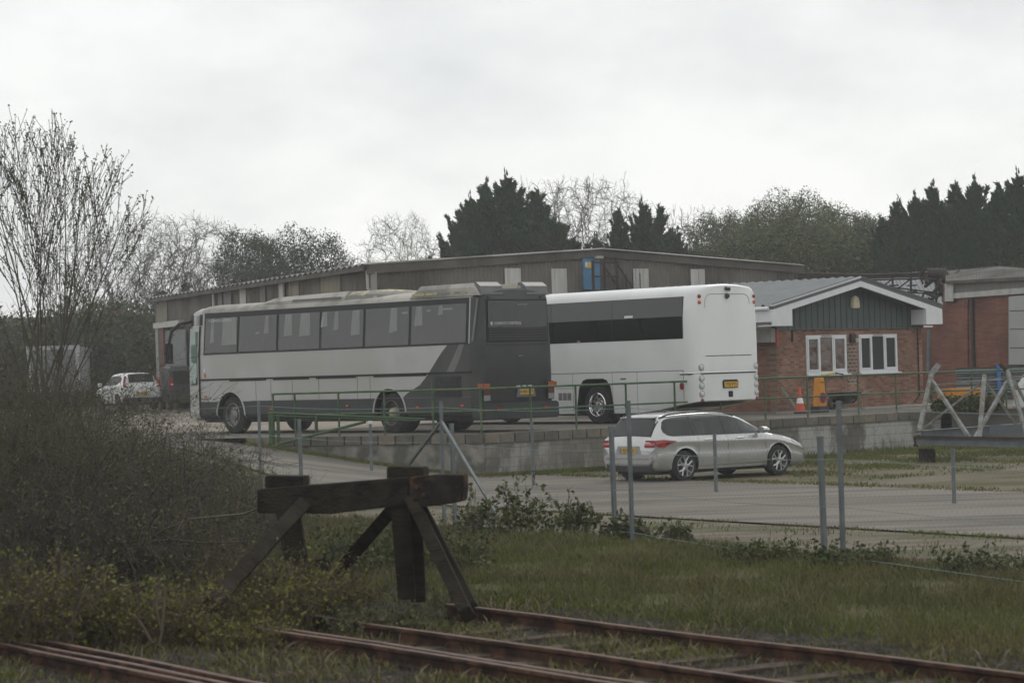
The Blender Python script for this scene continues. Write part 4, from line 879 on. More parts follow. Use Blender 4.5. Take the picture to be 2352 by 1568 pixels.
    m=MB(); m.box(-.1,W+.3,-1.0,-.0,-.28,.045); m.build('plinth_path',M['concrete'],o)
    return o,a
off,oa=office()
def on_office(s,t,z=0): # s along front, t outwards
    return Vector((7.5971+math.cos(oa)*s+math.sin(oa)*t, 73.046+math.sin(oa)*s-math.cos(oa)*t, ZU+z))
# things standing in front of the office
def props():
    # no-parking board
    o=empty('no_parking_cone',on_office(.15,1.35,.0),oa,'tall yellow no parking cone with round sign, in front of the left office window','traffic cone')
    m=MB(); m.prism([(-.21,.18),(.21,.18),(.115,.98),(.09,1.0),(-.09,1.0),(-.115,.98)],-.10,.10); m.build('cone_body',mat('amber_plastic',(.60,.25,.015),(.52,.21,.015),rough=.6,scale=9),o,bevel=.015)
    m=MB(); m.box(-.24,.24,-.17,.17,0,.18); m.build('cone_base',M['black'],o,bevel=.02)
    m=MB(); m.lathe([(.125,0),(.16,0),(.16,.01),(.125,.01)],(0,-.115,.42),'y',28); m.bar((-.09,-.112,.51),(.09,-.112,.33),.028,.012,up=(0,1,0)); m.build('red_ring',mat('sign_red',(.35,.03,.02)),o)
    m=MB(); m.lathe([(.0001,0),(.126,0)],(0,-.106,.42),'y',28); m.build('blue_disc',mat('sign_blue',(.02,.035,.09)),o)
    text('POLICE',.055,M['ink'],'lettering',o,frame((0,-.104,.86),(1,0,0),(0,0,1)))
    # orange and white cone
    o=empty('traffic_cone',on_office(-.62,1.2,.0),oa+.2,'small orange and white traffic cone with a leaning tip near the office corner','traffic cone')
    for nm,pr,mt in (('cone_foot',[(.19,0),(.19,.05),(.16,.06)],M['black']),('lower_orange_part',[(.15,.06),(.105,.29)],mat('cone_orange',(.55,.09,.035),(.48,.08,.03),scale=9)),('white_band',[(.105,.29),(.08,.41),(.06,.45)],M['whitepvc']),('top_orange_part',[(.06,.45),(.058,.55),(.045,.56),(.03,.75),(.0005,.75)],mat('cone_orange',(.55,.09,.035)))):
        m=MB(); m.lathe(pr,(0,0,0),'z',20); m.build(nm,mt,o,smooth=50)
    # wheelbarrow upside with tyre
    o=empty('wheelbarrow',on_office(2.1,.9,.03),oa+.1,'black wheelbarrow with grey legs parked against the office wall under the windows','wheelbarrow')
    m=MB(); rows=[]
    for z,hx,hy in ((.18,.30,.2),(.30,.48,.28),(.48,.62,.34),(.50,.65,.36)): rows.append([(hx*math.copysign(abs(math.cos(t))**.5,math.cos(t)),hy*math.copysign(abs(math.sin(t))**.5,math.sin(t)),z) for t in [2*math.pi*k/24 for k in range(25)]])
    m.grid(rows); m.build('tub',M['rubber'],o,smooth=50); 
    for sg in (1,-1):
        m=MB(); m.tube([(-.75,0.03*sg,.2),(0,sg*.24,.24),(.75,sg*.28,.50),(1.25,sg*.28,.56)],.02,6); m.build('handle',M['steel'],o); m=MB(); m.tube([(.35,sg*.25,.34),(.55,sg*.27,0.0),(.7,sg*.27,0),(.75,sg*.28,.5)],.016,6); m.build('leg',M['steel'],o)
    m=MB(); m.lathe([(.13,-.04),(.2,-.045),(.22,0),(.2,.045),(.13,.04)],(-.75,0,.2),'y',20); m.build('wheel',M['rubber'],o,smooth=50)
    # tall hose trolley / sack truck
    o=empty('sack_truck',on_office(2.2,.55,.03),oa,'tall grey sack truck with a yellow crossbar standing under the left office window','sack truck')
    for x in (-.55,.45):
        m=MB(); m.tube([(x,0,0),(x,0,.95),(x-.06,-.02,1.03),(x-.14,-.02,1.05)] if x>0 else [(x,0,0),(x,0,1.05)],.018,6); m.build('upright',M['steel'] if x>0 else M['green'],o)
    m=MB(); m.tube([(-.75,-.02,1.02),(-.05,-.02,1.07)],.03,8); m.build('yellow_grip',mat('grip_yellow',(.5,.42,.06)),o)
    m=MB(); m.tube([(-.05,-.02,1.07),(.1,-.02,1.06),(.34,-.02,1.03)],[.04,.02,.018],8); m.build('crossbar',M['black'],o)
    m=MB(); m.tube([(-.55,0,.45),(.45,0,.45)],.014,6); m.build('lower_bar',M['steel'],o)
    # pallet timber and hand tools
    o=empty('leaning_plank',on_office(.05,.5,.0),oa,'weathered grey plank leaning against the left end of the office wall','plank'); m=MB(); m.bar((0,-.2,0),(-.14,.3,.75),.14,.03,up=(0,1,0)); m.build('board',mat('grey_board',(.16,.15,.13),(.1,.09,.08),scale=5),o)
props()

# ---------------- large corrugated warehouse
def corr(mb,p,q,zb,zt,pitch,amp,out,f=None):
    """corrugated vertical sheet from p to q (xy), zb constant, zt function of 0..1"""
    p=Vector((*p,0));q=Vector((*q,0)); ln=(q-p).length; n=max(2,int(ln/pitch))*4; o=Vector((*out,0)); r0=[];r1=[]
    for i in range(n+1):
        t=i/n; d=p+(q-p)*t+o*(amp*math.sin(t*n/4*2*math.pi)); r0.append((d.x,d.y,zb)); r1.append((d.x,d.y,zt(t)))
    mb.grid([r0,r1]); return mb
def warehouse():
    C=Vector((-4.85,90)); Rr=Vector((11.55,102.8)); Lf=Vector((-16.85,120.0)); zb=1.0
    o=empty('warehouse',(0,0,0),0,'long brown grey corrugated warehouse with pale vertical panels and a blue upper door','warehouse')
    g=Rr-C; L1=g.length; gd=g/L1; gn=Vector((gd.y,-gd.x)); ld=(Lf-C).normalized(); L2=(Lf-C).length; ln_=Vector((ld.y,-ld.x))*-1
    if ln_.x>0: ln_=-ln_
    ze=6.36; zr=6.97; ta=.508
    top=lambda t: ze-.16+(zr-ze)*(t/ta if t<ta else (1-t)/(1-ta))
    m=MB(); corr(m,C,Rr,zb,top,.19,.030,gn); m.build('gable_wall',M['asb'],o,smooth=60)
    m=MB(); corr(m,C,Lf,4.05,lambda t:ze-.13,.30,.03,ln_); m.build('side_wall',M['asb'],o,smooth=60)
    m=MB(); m.add([(C.x,C.y,zb),(Lf.x,Lf.y,zb),(Lf.x,Lf.y,4.05),(C.x,C.y,4.05)],[(0,1,2,3)]); m.build('lower_side_wall',brickmat('warehouse_brick','y',(.16,.07,.045),(.22,.12,.08),(.15,.12,.1)),o)
    # roof slopes
    back=ld*L2
    def r3(v,z): return (v.x,v.y,z)
    A=C+gd*(L1*ta)
    e=ln_*.35
    for nm,pa,za,pb,zb_ in (('roof_slope',C+e-gd*.1,ze,A,zr),('roof_slope',A,zr,Rr+gd*.4,ze)):
        m=MB(); n=190; rows=[]
        for (pp,z) in ((pa,za),(pb,zb_)):
            rows.append([r3(pp+ld*(L2*i/n)-gn*.0 - ld*.25,z+.06*math.sin(i*math.pi/2)) for i in range(n+1)])
        m.grid(rows); m.build(nm,M['asbroof'],o,smooth=60)
    # barge boards along the gable
    for a_,za,b_,zb2 in ((C-gd*.25,ze-.02,A,zr),(A,zr,Rr+gd*.4,ze)):
        m=MB(); n=14
        for i in range(n):
            t0,t1=i/n,(i+1)/n; p=a_+(b_-a_)*t0; q=a_+(b_-a_)*t1; z0=za+(zb2-za)*t0;z1=za+(zb2-za)*t1
            f=gn*(.12+.006*(i%2)); k=gn*-.06; hh=.30
            vs=[r3(p+f,z0-hh),r3(q+f,z1-hh),r3(q+f,z1+.03),r3(p+f,z0+.03),r3(p+k,z0-hh),r3(q+k,z1-hh),r3(q+k,z1+.03),r3(p+k,z0+.03)]
            m.add(vs,[(0,1,2,3),(7,6,5,4),(0,4,5,1),(3,2,6,7),(0,3,7,4),(1,5,6,2)])
        m.build('barge_board',M['barge'],o)
    # eaves fascia + gutter along the left side
    m=MB(); a3=Vector(r3(C+e,ze-.10)); b3=Vector(r3(Lf+e,ze-.10)); m.bar(a3,b3,.10,.20); m.build('eaves_gutter',M['barge'],o)
    # pale vertical panels on the gable
    def X2t(px): k=ray(px,650); k=k.x/k.y; return (k*C.y-C.x)/((Rr.x-C.x)-k*(Rr.y-C.y))
    for x0,x1,y0 in ((1158,1195,616),(1265,1300.5,617),(1453,1488.5,617),(1585,1617.5,618)):
        t0,t1=X2t(x0),X2t(x1); P=C+g*t0+gn*.05;Q=C+g*t1+gn*.05; zt=atY((x0+x1)/2,y0,(P.y+Q.y)/2).z
        m=MB(); corr(m,P,Q,zt-2.9,lambda t:zt,.19,.03,gn); m.build('translucent_panel',M['panelw'],o,smooth=60)
    def Xl(px): k=ray(px,660); k=k.x/k.y; return (k*C.y-C.x)/((Lf.x-C.x)-k*(Lf.y-C.y))
    for x0,x1,mt in ((361,385,'panelb'),(492,497,'panelb'),(503,512,'panelo'),(553,567,'panelw'),(600,612,'panelo'),(643,657,'panelw'),(666,690,'panelb'),(740,785,'panelb'),(516,533,'panelo')):
        t0,t1=Xl(x1),Xl(x0); P=C+(Lf-C)*t0+ln_*.06; Q=C+(Lf-C)*t1+ln_*.06; m=MB(); corr(m,P,Q,4.06,lambda t:ze-.14,.30,.03,ln_); m.build('wall_panel',M[mt],o,smooth=60)
    # downpipes
    for px,kk in ((857,1),(661,0),(500,0)):
        t=Xl(px); P=C+(Lf-C)*t+ln_*.2; z=ze-.2
        pts=[r3(P,z),r3(P,z-.62)]+([r3(P+gd*.45,z-1.0),r3(P+gd*.45,z-1.3)] if kk else [r3(P,zb)])
        m=MB(); m.tube(pts,.06,8); m.build('downpipe',mat('pale_pipe',(.42,.43,.42)),o,smooth=60)
    # corner post
    m=MB(); m.box(C.x-.1,C.x+.12,C.y-.1,C.y+.1,zb,ze-.25); m.build('corner_flashing',mat('corner_grey',(.24,.235,.22)),o)
    # blue door with escape stair
    t0,t1=X2t(1335.5),X2t(1374.5); P=C+g*t0+gn*.06; Q=C+g*t1+gn*.06; yd=(P.y+Q.y)/2; ztd=atY(1355,594,yd).z; zbd=atY(1355,665,yd).z
    def lb(mb,s0,s1,z0,z1,d0,d1):
        p=C+g*s0;q=C+g*s1; vs=[r3(v+gn*d,z) for z in (z0,z1) for v,d in ((p,d0),(q,d0),(q,d1),(p,d1))]; mb.add(vs,[(0,1,2,3),(4,5,6,7),(0,1,5,4),(1,2,6,5),(2,3,7,6),(3,0,4,7)])
    tm=t0+(t1-t0)*.63
    m=MB(); lb(m,t0,tm-.0007,zbd,ztd,.05,.13); lb(m,tm+.0007,t1,zbd,ztd-.03,.05,.11); dr=m.build('upper_door',M['bluedoor'],o)
    m=MB(); lb(m,tm-.0007,tm+.0007,zbd,ztd,.05,.135); lb(m,t0-.002,tm,ztd,ztd+.05,.05,.15); m.build('door_joint',mat('door_dark_blue',(.02,.06,.12)),dr)
    w1=(t1-t0); m=MB(); lb(m,t0+w1*.10,t0+w1*.50,ztd-.36,ztd-.13,.135,.15); m.build('yellow_notice',mat('notice_yellow',(.60,.42,.14),(.5,.35,.12),scale=20),dr)
    m=MB(); lb(m,t0+w1*.10,t0+w1*.22,ztd-.30,ztd-.14,.151,.156); m.build('notice_symbol',M['letter'],dr)
    m=MB(); lb(m,tm,t1+.002,ztd+.0,ztd+.09,.05,.30); m.build('door_lamp',M['cream'],o)
    s=empty('escape_stair',r3(C+g*t0,zb),0,'dark steel escape stair and landing rails below the blue upper door','stair'); S=Vector(s.location)
    def sb(name,a_,b_,w_): 
        m=MB(); m.bar(a_-S,b_-S,w_); m.build(name,M['darksteel'],s)
    def pt(t,d,z): return Vector(r3(C+g*t+gn*d,z))
    zl=zbd-.05
    lo,hi=t0-.012,t1+.004
    for t in (lo,t0+w1*.36,hi): sb('landing_post',pt(t,1.0,zb),pt(t,1.0,zl+1.1 if t!=t0 else zl+1.1),.11)
    for z in (zl+1.02,zl+.5): sb('landing_rail',pt(lo,1.0,z),pt(hi,1.0,z),.06)
    m=MB(); a_=pt(lo,.15,zl-.08)-S; b_=pt(hi+.005,1.0,zl)-S; vs=[pt(t,d,z)-S for z in (zl-.1,zl-.02) for t,d in ((lo,.1),(hi+.02,.1),(hi+.02,1.05),(lo,1.05))]; m.add(vs,[(0,1,2,3),(4,5,6,7),(0,1,5,4),(1,2,6,5),(2,3,7,6),(3,0,4,7)]); m.build('landing',M['darksteel'],s)
    for d in (.2,1.0):
        sb('stair_string',pt(hi,d,zl),pt(hi+.17,d,zb+.2),.14); sb('stair_handrail',pt(hi,d,zl+1.0),pt(hi+.17,d,zb+1.2),.05); sb('stair_post',pt(hi+.055,d,zl-1.0),pt(hi+.055,d,zl+.62),.04)
    for k in range(12): 
        t=hi+.17*(k+.5)/12; z=zl-(zl-zb-.2)*(k+.5)/12; sb('stair_tread',pt(t,.2,z),pt(t,1.0,z),.09)
    # ground floor at the far left end: pale lintel and roller shutter, brick pier
    def lf(mb,px0,px1,py0,py1,d=.12,dd=.05):
        ta_,tb=Xl(px0),Xl(px1); p=C+(Lf-C)*ta_+ln_*d; q=C+(Lf-C)*tb+ln_*d; y=(p.y+q.y)/2; z1=atY((px0+px1)/2,py0,y).z; z0=atY((px0+px1)/2,py1,y).z
        p2=p-ln_*dd;q2=q-ln_*dd
        mb.add([r3(v,z) for z in (z0,z1) for v in (p,q,q2,p2)],[(0,1,2,3),(4,5,6,7),(0,1,5,4),(1,2,6,5),(2,3,7,6),(3,0,4,7)])
    m=MB(); lf(m,366,425,738,751,.35,.25); m.build('pale_lintel',mat('lintel_grey',(.42,.42,.40)),o)
    m=MB(); lf(m,384,430,758,870,.16); sh=m.build('roller_shutter',mat('shutter_grey',(.30,.32,.32),(.27,.29,.29)),o)
    m=MB()
    for k in range(34): lf(m,384,430,759+k*2.8,760.2+k*2.8,.18,.01)
    m.build('shutter_ribs',mat('shutter_rib',(.17,.18,.18)),sh)
    m=MB(); lf(m,368,374,752,870,.30,.1); m.build('steel_post',mat('post_grey',(.25,.25,.24)),o)
    m=MB(); lf(m,374,384,752,870,.25,.1); m.build('brick_pier',mat('pier_red',(.13,.055,.038),(.10,.045,.03),scale=10),o)
warehouse()
# ---------------- right: rusty pipe gantry, shed roof, brick works building
def right_side():
    # low shed with pale sheet roof seen behind the gantry
    o=empty('sheet_roof_shed',(13,100,1),0,'low shed with pale grey sheet roof behind the rusty pipe gantry','shed')
    a_=atY(1925,640,104);b_=atY(2190,640,98);m=MB()
    O=Vector(o.location)
    rows=[[tuple(Vector((a_.x+(b_.x-a_.x)*t,a_.y+(b_.y-a_.y)*t+dy,z))-O) for t in np.linspace(0,1,60)] for dy,z in ((0,3.75),(6,6.0))]
    rows=[[ (x,y,z+.05*(i%2)) for i,(x,y,z) in enumerate(r)] for r in rows]
    m.grid(rows); m.build('roof_sheet',mat('pale_sheet',(.25,.265,.275),(.19,.20,.205),scale=1),o)
    m=MB(); p=[tuple(Vector((v.x,v.y+.1,z))-O) for v,z in ((a_,1.0),(b_,1.0),(b_,3.72),(a_,3.72))]; m.add(p,[(0,1,2,3)]); m.build('shed_wall',mat('shed_brick',(.15,.06,.04),(.1,.05,.035),scale=3),o)
    # gantry
    g=empty('pipe_gantry',(14,92,1),0,'dark rusty pipe gantry with brackets crossing above the office roof','gantry'); G=Vector(g.location)
    def p(px,py,Y=92): return atY(px,py,Y)-G
    for y,r in ((629,.055),(634,.05),(640,.03)):
        m=MB(); m.tube([p(1832,y),p(2000,y+3),p(2165,y-2)],r,8); m.build('pipe',M['darksteel'] ,g,smooth=60)
    for x,y0,y1 in ((1975,636,700),(2050,634,700),(2092,634,700),(2150,630,860),(2169,690,855)):
        m=MB(); m.bar(p(x,y0),p(x+1,y1),.09,.07); 
        if y1<=700:
            for k in range(3): m.bar(p(x-8,y0+8+14*k),p(x+14,y0+7+14*k),.05)
            m.bar(p(x-34,y0+32),p(x-2,y0+8),.05)
        m.build('bracket_post',M['darksteel'],g)
    m=MB(); m.bar(p(2000,668),p(2165,675),.05); m.bar(p(2000,690),p(2165,700),.05); m.bar(p(2050,660),p(2150,672),.05); m.build('lower_beam',M['darksteel'],g)
    m=MB(); rg=random.Random(4)
    for k in range(30):
        x=rg.uniform(2110,2185);y=rg.uniform(628,690); m.bar(p(x,y,92+rg.uniform(-1,1)),p(x+rg.uniform(-28,28),y+rg.uniform(-22,22),92+rg.uniform(-1,1)),rg.uniform(.04,.13))
    m.build('hopper_head',M['darksteel'],g)
    m=MB(); m.tube([p(2130,627),p(2165,630),p(2180,650),p(2178,690)],[.18,.24,.24,.15],8); m.build('duct',M['darksteel'],g,smooth=60)
    for y0,y1,x0,x1 in ((745,745,2115,2165),(762,762,2118,2172)):
        m=MB(); m.bar(p(x0,y0,90),p(x1,y1,90),.07); m.build('cross_beam',M['darksteel'],g)
    # brick works building
    b=empty('brick_works_building',(0,0,0),0,'tall red brick works building with corrugated roof and a pale sliding door','works building')
    Y0,Y1=88,82
    def q(px,py,off=0): 
        t=(px-2170)/(2420-2170); return atY(px,py,Y0+(Y1-Y0)*t+off)
    def panel(mb,x0,x1,ya0,ya1,yb0,yb1,off=0,th=.1):
        a=[q(x0,ya0,off),q(x1,yb0,off),q(x1,yb1,off),q(x0,ya1,off)]; k=Vector((0,th,0)); mb.add([*a,*[v+k for v in a]],[(0,1,2,3),(7,6,5,4),(0,4,5,1),(2,6,7,3),(1,5,6,2),(0,3,7,4)])
    mb_=brickmat('works_brick','x',(.17,.055,.038),(.22,.095,.065),(.14,.10,.085),.225,.075,.010)
    m=MB(); panel(m,2168,2420,652,935,650,940,.15,.2); panel(m,2110,2168,702,935,702,940,.15,.2); m.build('brick_wall',mb_,b)
    for x in (2211,):
        m=MB(); panel(m,x,x+12,685,860,684,860,.0,.2); m.build('pilaster',mb_,b)
    m=MB(); panel(m,2182,2420,650,683,640,668,0,.2); 
    w_=m.build('cladding_band',mat('grey_clad_band',(.17,.165,.15),(.13,.125,.115),scale=2,stretch=(3,3,.5)),b)
    m=MB()
    for k in range(70): x=2184+k*3.4; panel(m,x,x+1.5,650-(k*.14),682-(k*.21),650-k*.14,682-k*.21,-.04,.04)
    m.build('cladding_ribs',mat('clad_rib',(.14,.135,.125)),w_)
    m=MB(); panel(m,2182,2420,674,686,655,669,-.08,.1); m.build('white_fascia',mat('fascia_white',(.45,.45,.43),(.33,.33,.31),scale=3),b)
    m=MB(); panel(m,2172,2190,650,692,650,692,-.12,.2); m.build('fascia_end',mat('fascia_white',(.45,.45,.43)),b)
    # roof in corrugated sheets rising behind
    m=MB(); n=120; rows=[]
    for py,dy in (((650,636),0),((622,608),7)):
        rows.append([tuple(q(2172+(2420-2172)*i/n,py[0]+(py[1]-py[0])*i/n,-.3+dy)+Vector((0,0,.05*(i%2)))) for i in range(n+1)])
    rows[1]=[tuple(q(2172+(2420-2172)*i/n,624-11*(1-abs(i/n-.5)*2) ,6.7)+Vector((0,0,.05*(i%2)))) for i in range(n+1)]
    m.grid(rows); m.build('corrugated_roof',M['asbroof'],b)
    m=MB(); panel(m,2172,2420,645,652,632,640,-.34,.06); m.build('roof_gutter',M['barge'],b)
    m=MB(); panel(m,2318.5,2420,681,837,672,837,-.10,.15); d=m.build('sliding_door',mat('pale_door',(.36,.37,.36),(.32,.33,.32),scale=1),b)
    m=MB()
    for y in (713,755,798): panel(m,2319,2420,y,y+1.3,y-2,y-.7,-.12,.05)
    m.build('door_joint',M['seamd'],d)
    m=MB(); m.tube([tuple(q(2232,685,-.05)),tuple(q(2236,850,-.05))],.06,8); m.build('downpipe',M['black'],b,smooth=60)
    # signal-like pole with white marks
    o=empty('striped_post',atY(2132,860,86),0,'grey steel post with white bands beside the office corner','post'); O=o.location
    m=MB(); m.tube([(0,0,0),tuple(atY(2134,756,86)-O)],.07,8); m.build('shaft',M['galv'],o); m=MB(); m.box(-.09,.19,-.09,.09,1.60,1.66); m.box(-.09,.19,-.09,.09,1.78,1.84); m.build('white_bands',M['letter'],o)
    # stack of grey barrier beams on a blue post rack
    o=empty('barrier_stack',(atY(2200,890,78).x,78,ZU),R(-6),'stacked grey corrugated barrier beams held by a blue post in the yard','barrier stack')
    for k,(z,y) in enumerate(((.62,0),(.86,.05),(.18,.1),(.34,-.1))):
        m=MB(); rows=[]
        for i in range(7): 
            rows.append([(x,y+.06*(i%2)+ (.3 if 0 else 0),z+i*.045) for x in (-.05,3.5,8)])
        m.grid(rows); m.build('barrier_beam',mat('barrier_grey',(.20,.225,.235),(.14,.155,.16),scale=3),o)
    m=MB(); m.box(1.18,1.30,-.18,-.06,-.1,1.22); m.build('blue_post',mat('blue_post_paint',(.04,.13,.36)),o)
    m=MB(); m.box(2.6,4.2,-.2,.3,.02,.2); m.build('blue_crate',mat('dark_blue',(.015,.035,.11)),o)
    o=empty('yellow_hopper',(atY(2218,905,75).x,75,ZU),R(10),'yellow tapered skip lid lying in the yard beyond the hedge','skip lid')
    m=MB(); m.prism([(-.78,-.05),(.80,-.05),(.62,.42),(.50,.54),(-.50,.54)],0,.8); m.build('shell',mat('skip_yellow',(.50,.22,.015),(.42,.17,.02),scale=3),o,bevel=.03)
    m=MB(); m.box(-.35,.40,-.25,-.02,0,.13); m.build('lip',mat('skip_yellow',(.50,.22,.015)),o,bevel=.02)
    o=empty('white_tank',(atY(2352,880,71).x+.45,71.4,ZU),R(-4),'white painted steel box with a brown red band at the right edge of the yard','steel box')
    m=MB(); m.prism([(-.55,.0),(2.2,0),(2.2,1.05),(-.15,1.0),(-.45,.55)],0,1.2); m.build('box_shell',mat('chipped_white',(.55,.56,.55),(.28,.24,.22),scale=4,lo=.55,hi=.7),o,bevel=.02)
    m=MB(); m.box(-.02,2.15,-.02,0,.42,.64); m.build('red_band',mat('band_red',(.13,.03,.02)),o)
right_side()
# ---------------- lattice steel frame lying on the grass
def lattice():
    Y=60.0
    def c6(a,b,dy=0): return atY((3400+a*.5105)/1.653,(950+b*.5105)/1.653,Y+dy)
    base=c6(150,1440); o=empty('lattice_frame',base,0,'weathered galvanised lattice frame on dark steel beams lying in front of the stained wall','steel frame')
    def P(a,b,dy=0): return c6(a,b,dy)-base
    def part(nm,a,b,w_,h_=None,mt='lattice'):
        m=MB(); m.bar(a,b,w_,h_); m.build(nm,M[mt],o)
    # base beams: front I-beam and a rear one running away
    for nm,a,b in (('front_beam',P(150,1410),P(1300,1440)),('rear_beam',P(160,1372,.4),P(1300,1290,3.2))):
        m=MB(); m.bar(a+Vector((0,0,.09)),b+Vector((0,0,.09)),.16,.02); m.bar(a-Vector((0,0,.10)),b-Vector((0,0,.10)),.16,.02); m.bar(a,b,.025,.2); m.build(nm,M['galv'],o)
    m=MB(); m.bar(P(150,1384,-.1),P(1300,1402,-.1),.04,.05); m.build('rusty_top_flange',M['darksteel'],o)
    m=MB(); m.bar(P(700,1330,1.2),P(1300,1335,1.2),.03,.22); m.build('inner_plate',mat('blue_grey_plate',(.12,.14,.155)),o)
    part('end_leg',P(170,1375,.4),P(268,915,1.3),.10,.08)
    m=MB(); m.bar(P(262,925,1.3),P(325,845,1.3),.08,.12); m.build('head_bracket',M['lattice'],o)
    for a,b,c,d,w_,y0,y1 in ((200,1332,650,975,.07,1.3,1.3),(268,965,550,1392,.12,1.2,0),(662,930,625,1392,.16,1.3,0),(832,975,592,1392,.12,1.2,0),(672,975,925,1338,.09,1.3,1.3),(832,895,985,1400,.12,1.2,0),(300,1000,820,952,.07,1.3,1.3),(820,952,1300,905,.07,1.3,1.3),(850,905,1100,1390,.1,1.3,1.3),(1150,930,1120,1392,.16,1.3,0),(1290,960,1110,1392,.12,1.2,0)):
        part('diagonal' if a!=662 else 'upright',P(a,b,y0),P(c,d,y1),w_*.64)
    m=MB(); m.bar(P(775,840,1.3),P(835,905,1.3),.10,.08); m.build('rusted_head_plate',M['rust'],o)
    m=MB(); m.bar(P(140,1380),P(150,1450),.05); m.bar(P(135,1450),P(170,1455),.04); m.build('hook',M['rust'],o)
    for a in (240,1150):
        m=MB(); c=P(a,1475,.3); m.box(c.x-.16,c.x+.16,c.y-.1,c.y+.4,-base.z+hz(base.x,60),-.13); b=m.build('timber_block',M['wood'],o,bevel=.01)
lattice()

# ---------------- fences along the railway
def fence():
    tall=[(3.66,28.6),(1.53,33.9),(-1.15,40.0),(-4.99,49.6),(-9.6,53.2)]
    g='chain link fence posts'
    tops=[]
    pts=[(9.1,15.0)]+tall+[(-16,60)]
    allp=[]
    for i,(x,y) in enumerate(pts):
        z0=hz(x,y); zt=2.04; allp.append((x,y,z0,zt))
    o=empty('chain_link_fence',(pts[0][0],pts[0][1],0),0,'chain link fence on grey steel posts between the railway and the yard road','fence'); O=Vector(o.location)
    for i,(x,y,z0,zt) in enumerate(allp):
        m=MB(); m.bar(Vector((x,y,z0-.3))-O,Vector((x,y,zt))-O,.046,.042,up=(TD[0],TD[1],0)); 
        m.build('post',M['galv'],o)
        if abs(x+1.15)<.01:
            for dx,dy,w_ in ((-.55,-1.9,0),(1.05,-1.0,0)):
                pass
            top=Vector((x,y,1.72))-O
            for q in (atY(940,1065,41.2),atY(1163,1218,37.5)):
                m=MB(); m.bar(top,q-O,.045,.038); m.build('brace',M['galv'],o)
    # line wires
    for k,z in enumerate((.06,.62,1.16,1.72)):
        m=MB()
        for (x,y,z0,zt),(x2,y2,z02,zt2) in zip(allp,allp[1:]):
            a=Vector((x,y,zt-.04-z*1.0))-O;b=Vector((x2,y2,zt2-.04-z*1.0))-O
            pts_=[a.lerp(b,t)-Vector((0,0,.05*math.sin(math.pi*t))) for t in (0,.25,.5,.75,1)]
            m.tube(pts_,.0045,4,False)
        m.build('line_wire',mat('line_wire',(.20,.27,.27),rough=.5,metal=.3),o)
    # woven mesh
    m=MB(); sp=.075
    for (x,y,z0,zt),(x2,y2,z02,zt2) in zip(allp[:5],allp[1:6]):
        a=Vector((x,y,0))-O;b=Vector((x2,y2,0))-O; d=b-a; ln=d.length; u=d/ln; nn=Vector((-u.y,u.x,0))
        H=zt-.1; zb=max(z0,z02)+.08; h=H-zb; n=int((ln+h)/(sp*1.414))
        for sgn in (1,-1):
            for i in range(-int(h/(sp*1.414)),int(ln/(sp*1.414))+1):
                s0=i*sp*1.414; s1=s0+h; za,zb_=zb,H
                if s0<0: za=zb-s0; s0=0
                if s1>ln: zb_=H-(s1-ln); s1=ln
                if zb_-za<.05: continue
                p=a+u*(s0 if sgn>0 else ln-s0)+Vector((0,0,za)); q=a+u*(s1 if sgn>0 else ln-s1)+Vector((0,0,zb_))
                w_=Vector((0,0,.0010)); m.add([p-w_,p+w_,q+w_,q-w_],[(0,1,2,3)])
    m.build('wire_mesh',mat('mesh_wire',(.13,.15,.145),rough=.6,metal=.2),o,recalc=False)
    sh=[(3.62,30.0),(1.36,35.4),(-1.0,40.8),(-4.05,47.9)]
    for i,((x,y),h,l) in enumerate(zip(sh,(1.60,1.67,1.66,1.68),('short grey concrete post just left of the rightmost tall fence post','short grey post just left of the tall fence post before the estate car tail','short grey post just right of the braced fence post','short grey post right of the tall post near the left buffer timber'))):
        m=MB(); z0=hz(x,y); m.box(-.028,.028,-.026,.026,0,h-z0); m.box(-.031,.031,-.029,.029,h-z0-.02,h-z0+.005); q=m.build('short_post',M['galv']); q.location=(x,y,z0); q.rotation_euler=(0,R(-.6),R(35)); tag(q,l,'post','short posts beside the fence')
    far=[((2192,1158),1.15,'slim short post right of the lattice frame foot on the patchy grass'),((1645,1130),1.15,'slim short post in front of the middle of the silver estate car'),((1225,1100),.95,'slim short post left of the estate car in front of the block wall'),((853,1062),.95,'slim short post with white cap below the coach rear wheel'),((440,1030),.95,'slim short post below the door of the silver and grey coach')]
    prev=None; first=None
    for (px,py),h,l in far:
        Yg={2192:42.8,1645:49,1225:54,853:57,440:60}[px]; p=atY(px,py,Yg); z0=hz(p.x,p.y); zt=atY(px,{2192:1030,1645:995,1225:968,853:972,440:985}[px],Yg).z
        m=MB(); m.tube([(0,0,0),(0,0,zt-z0)],.035,8); q=m.build('slim_post',M['galv']); q.location=(p.x,p.y,z0); tag(q,l,'post','slim posts along the road')
        if px==853:
            m=MB(); m.tube([(0,0,zt-z0-.01),(0,0,zt-z0+.06)],.045,8); m.build('white_cap',M['letter'],q)
fence()

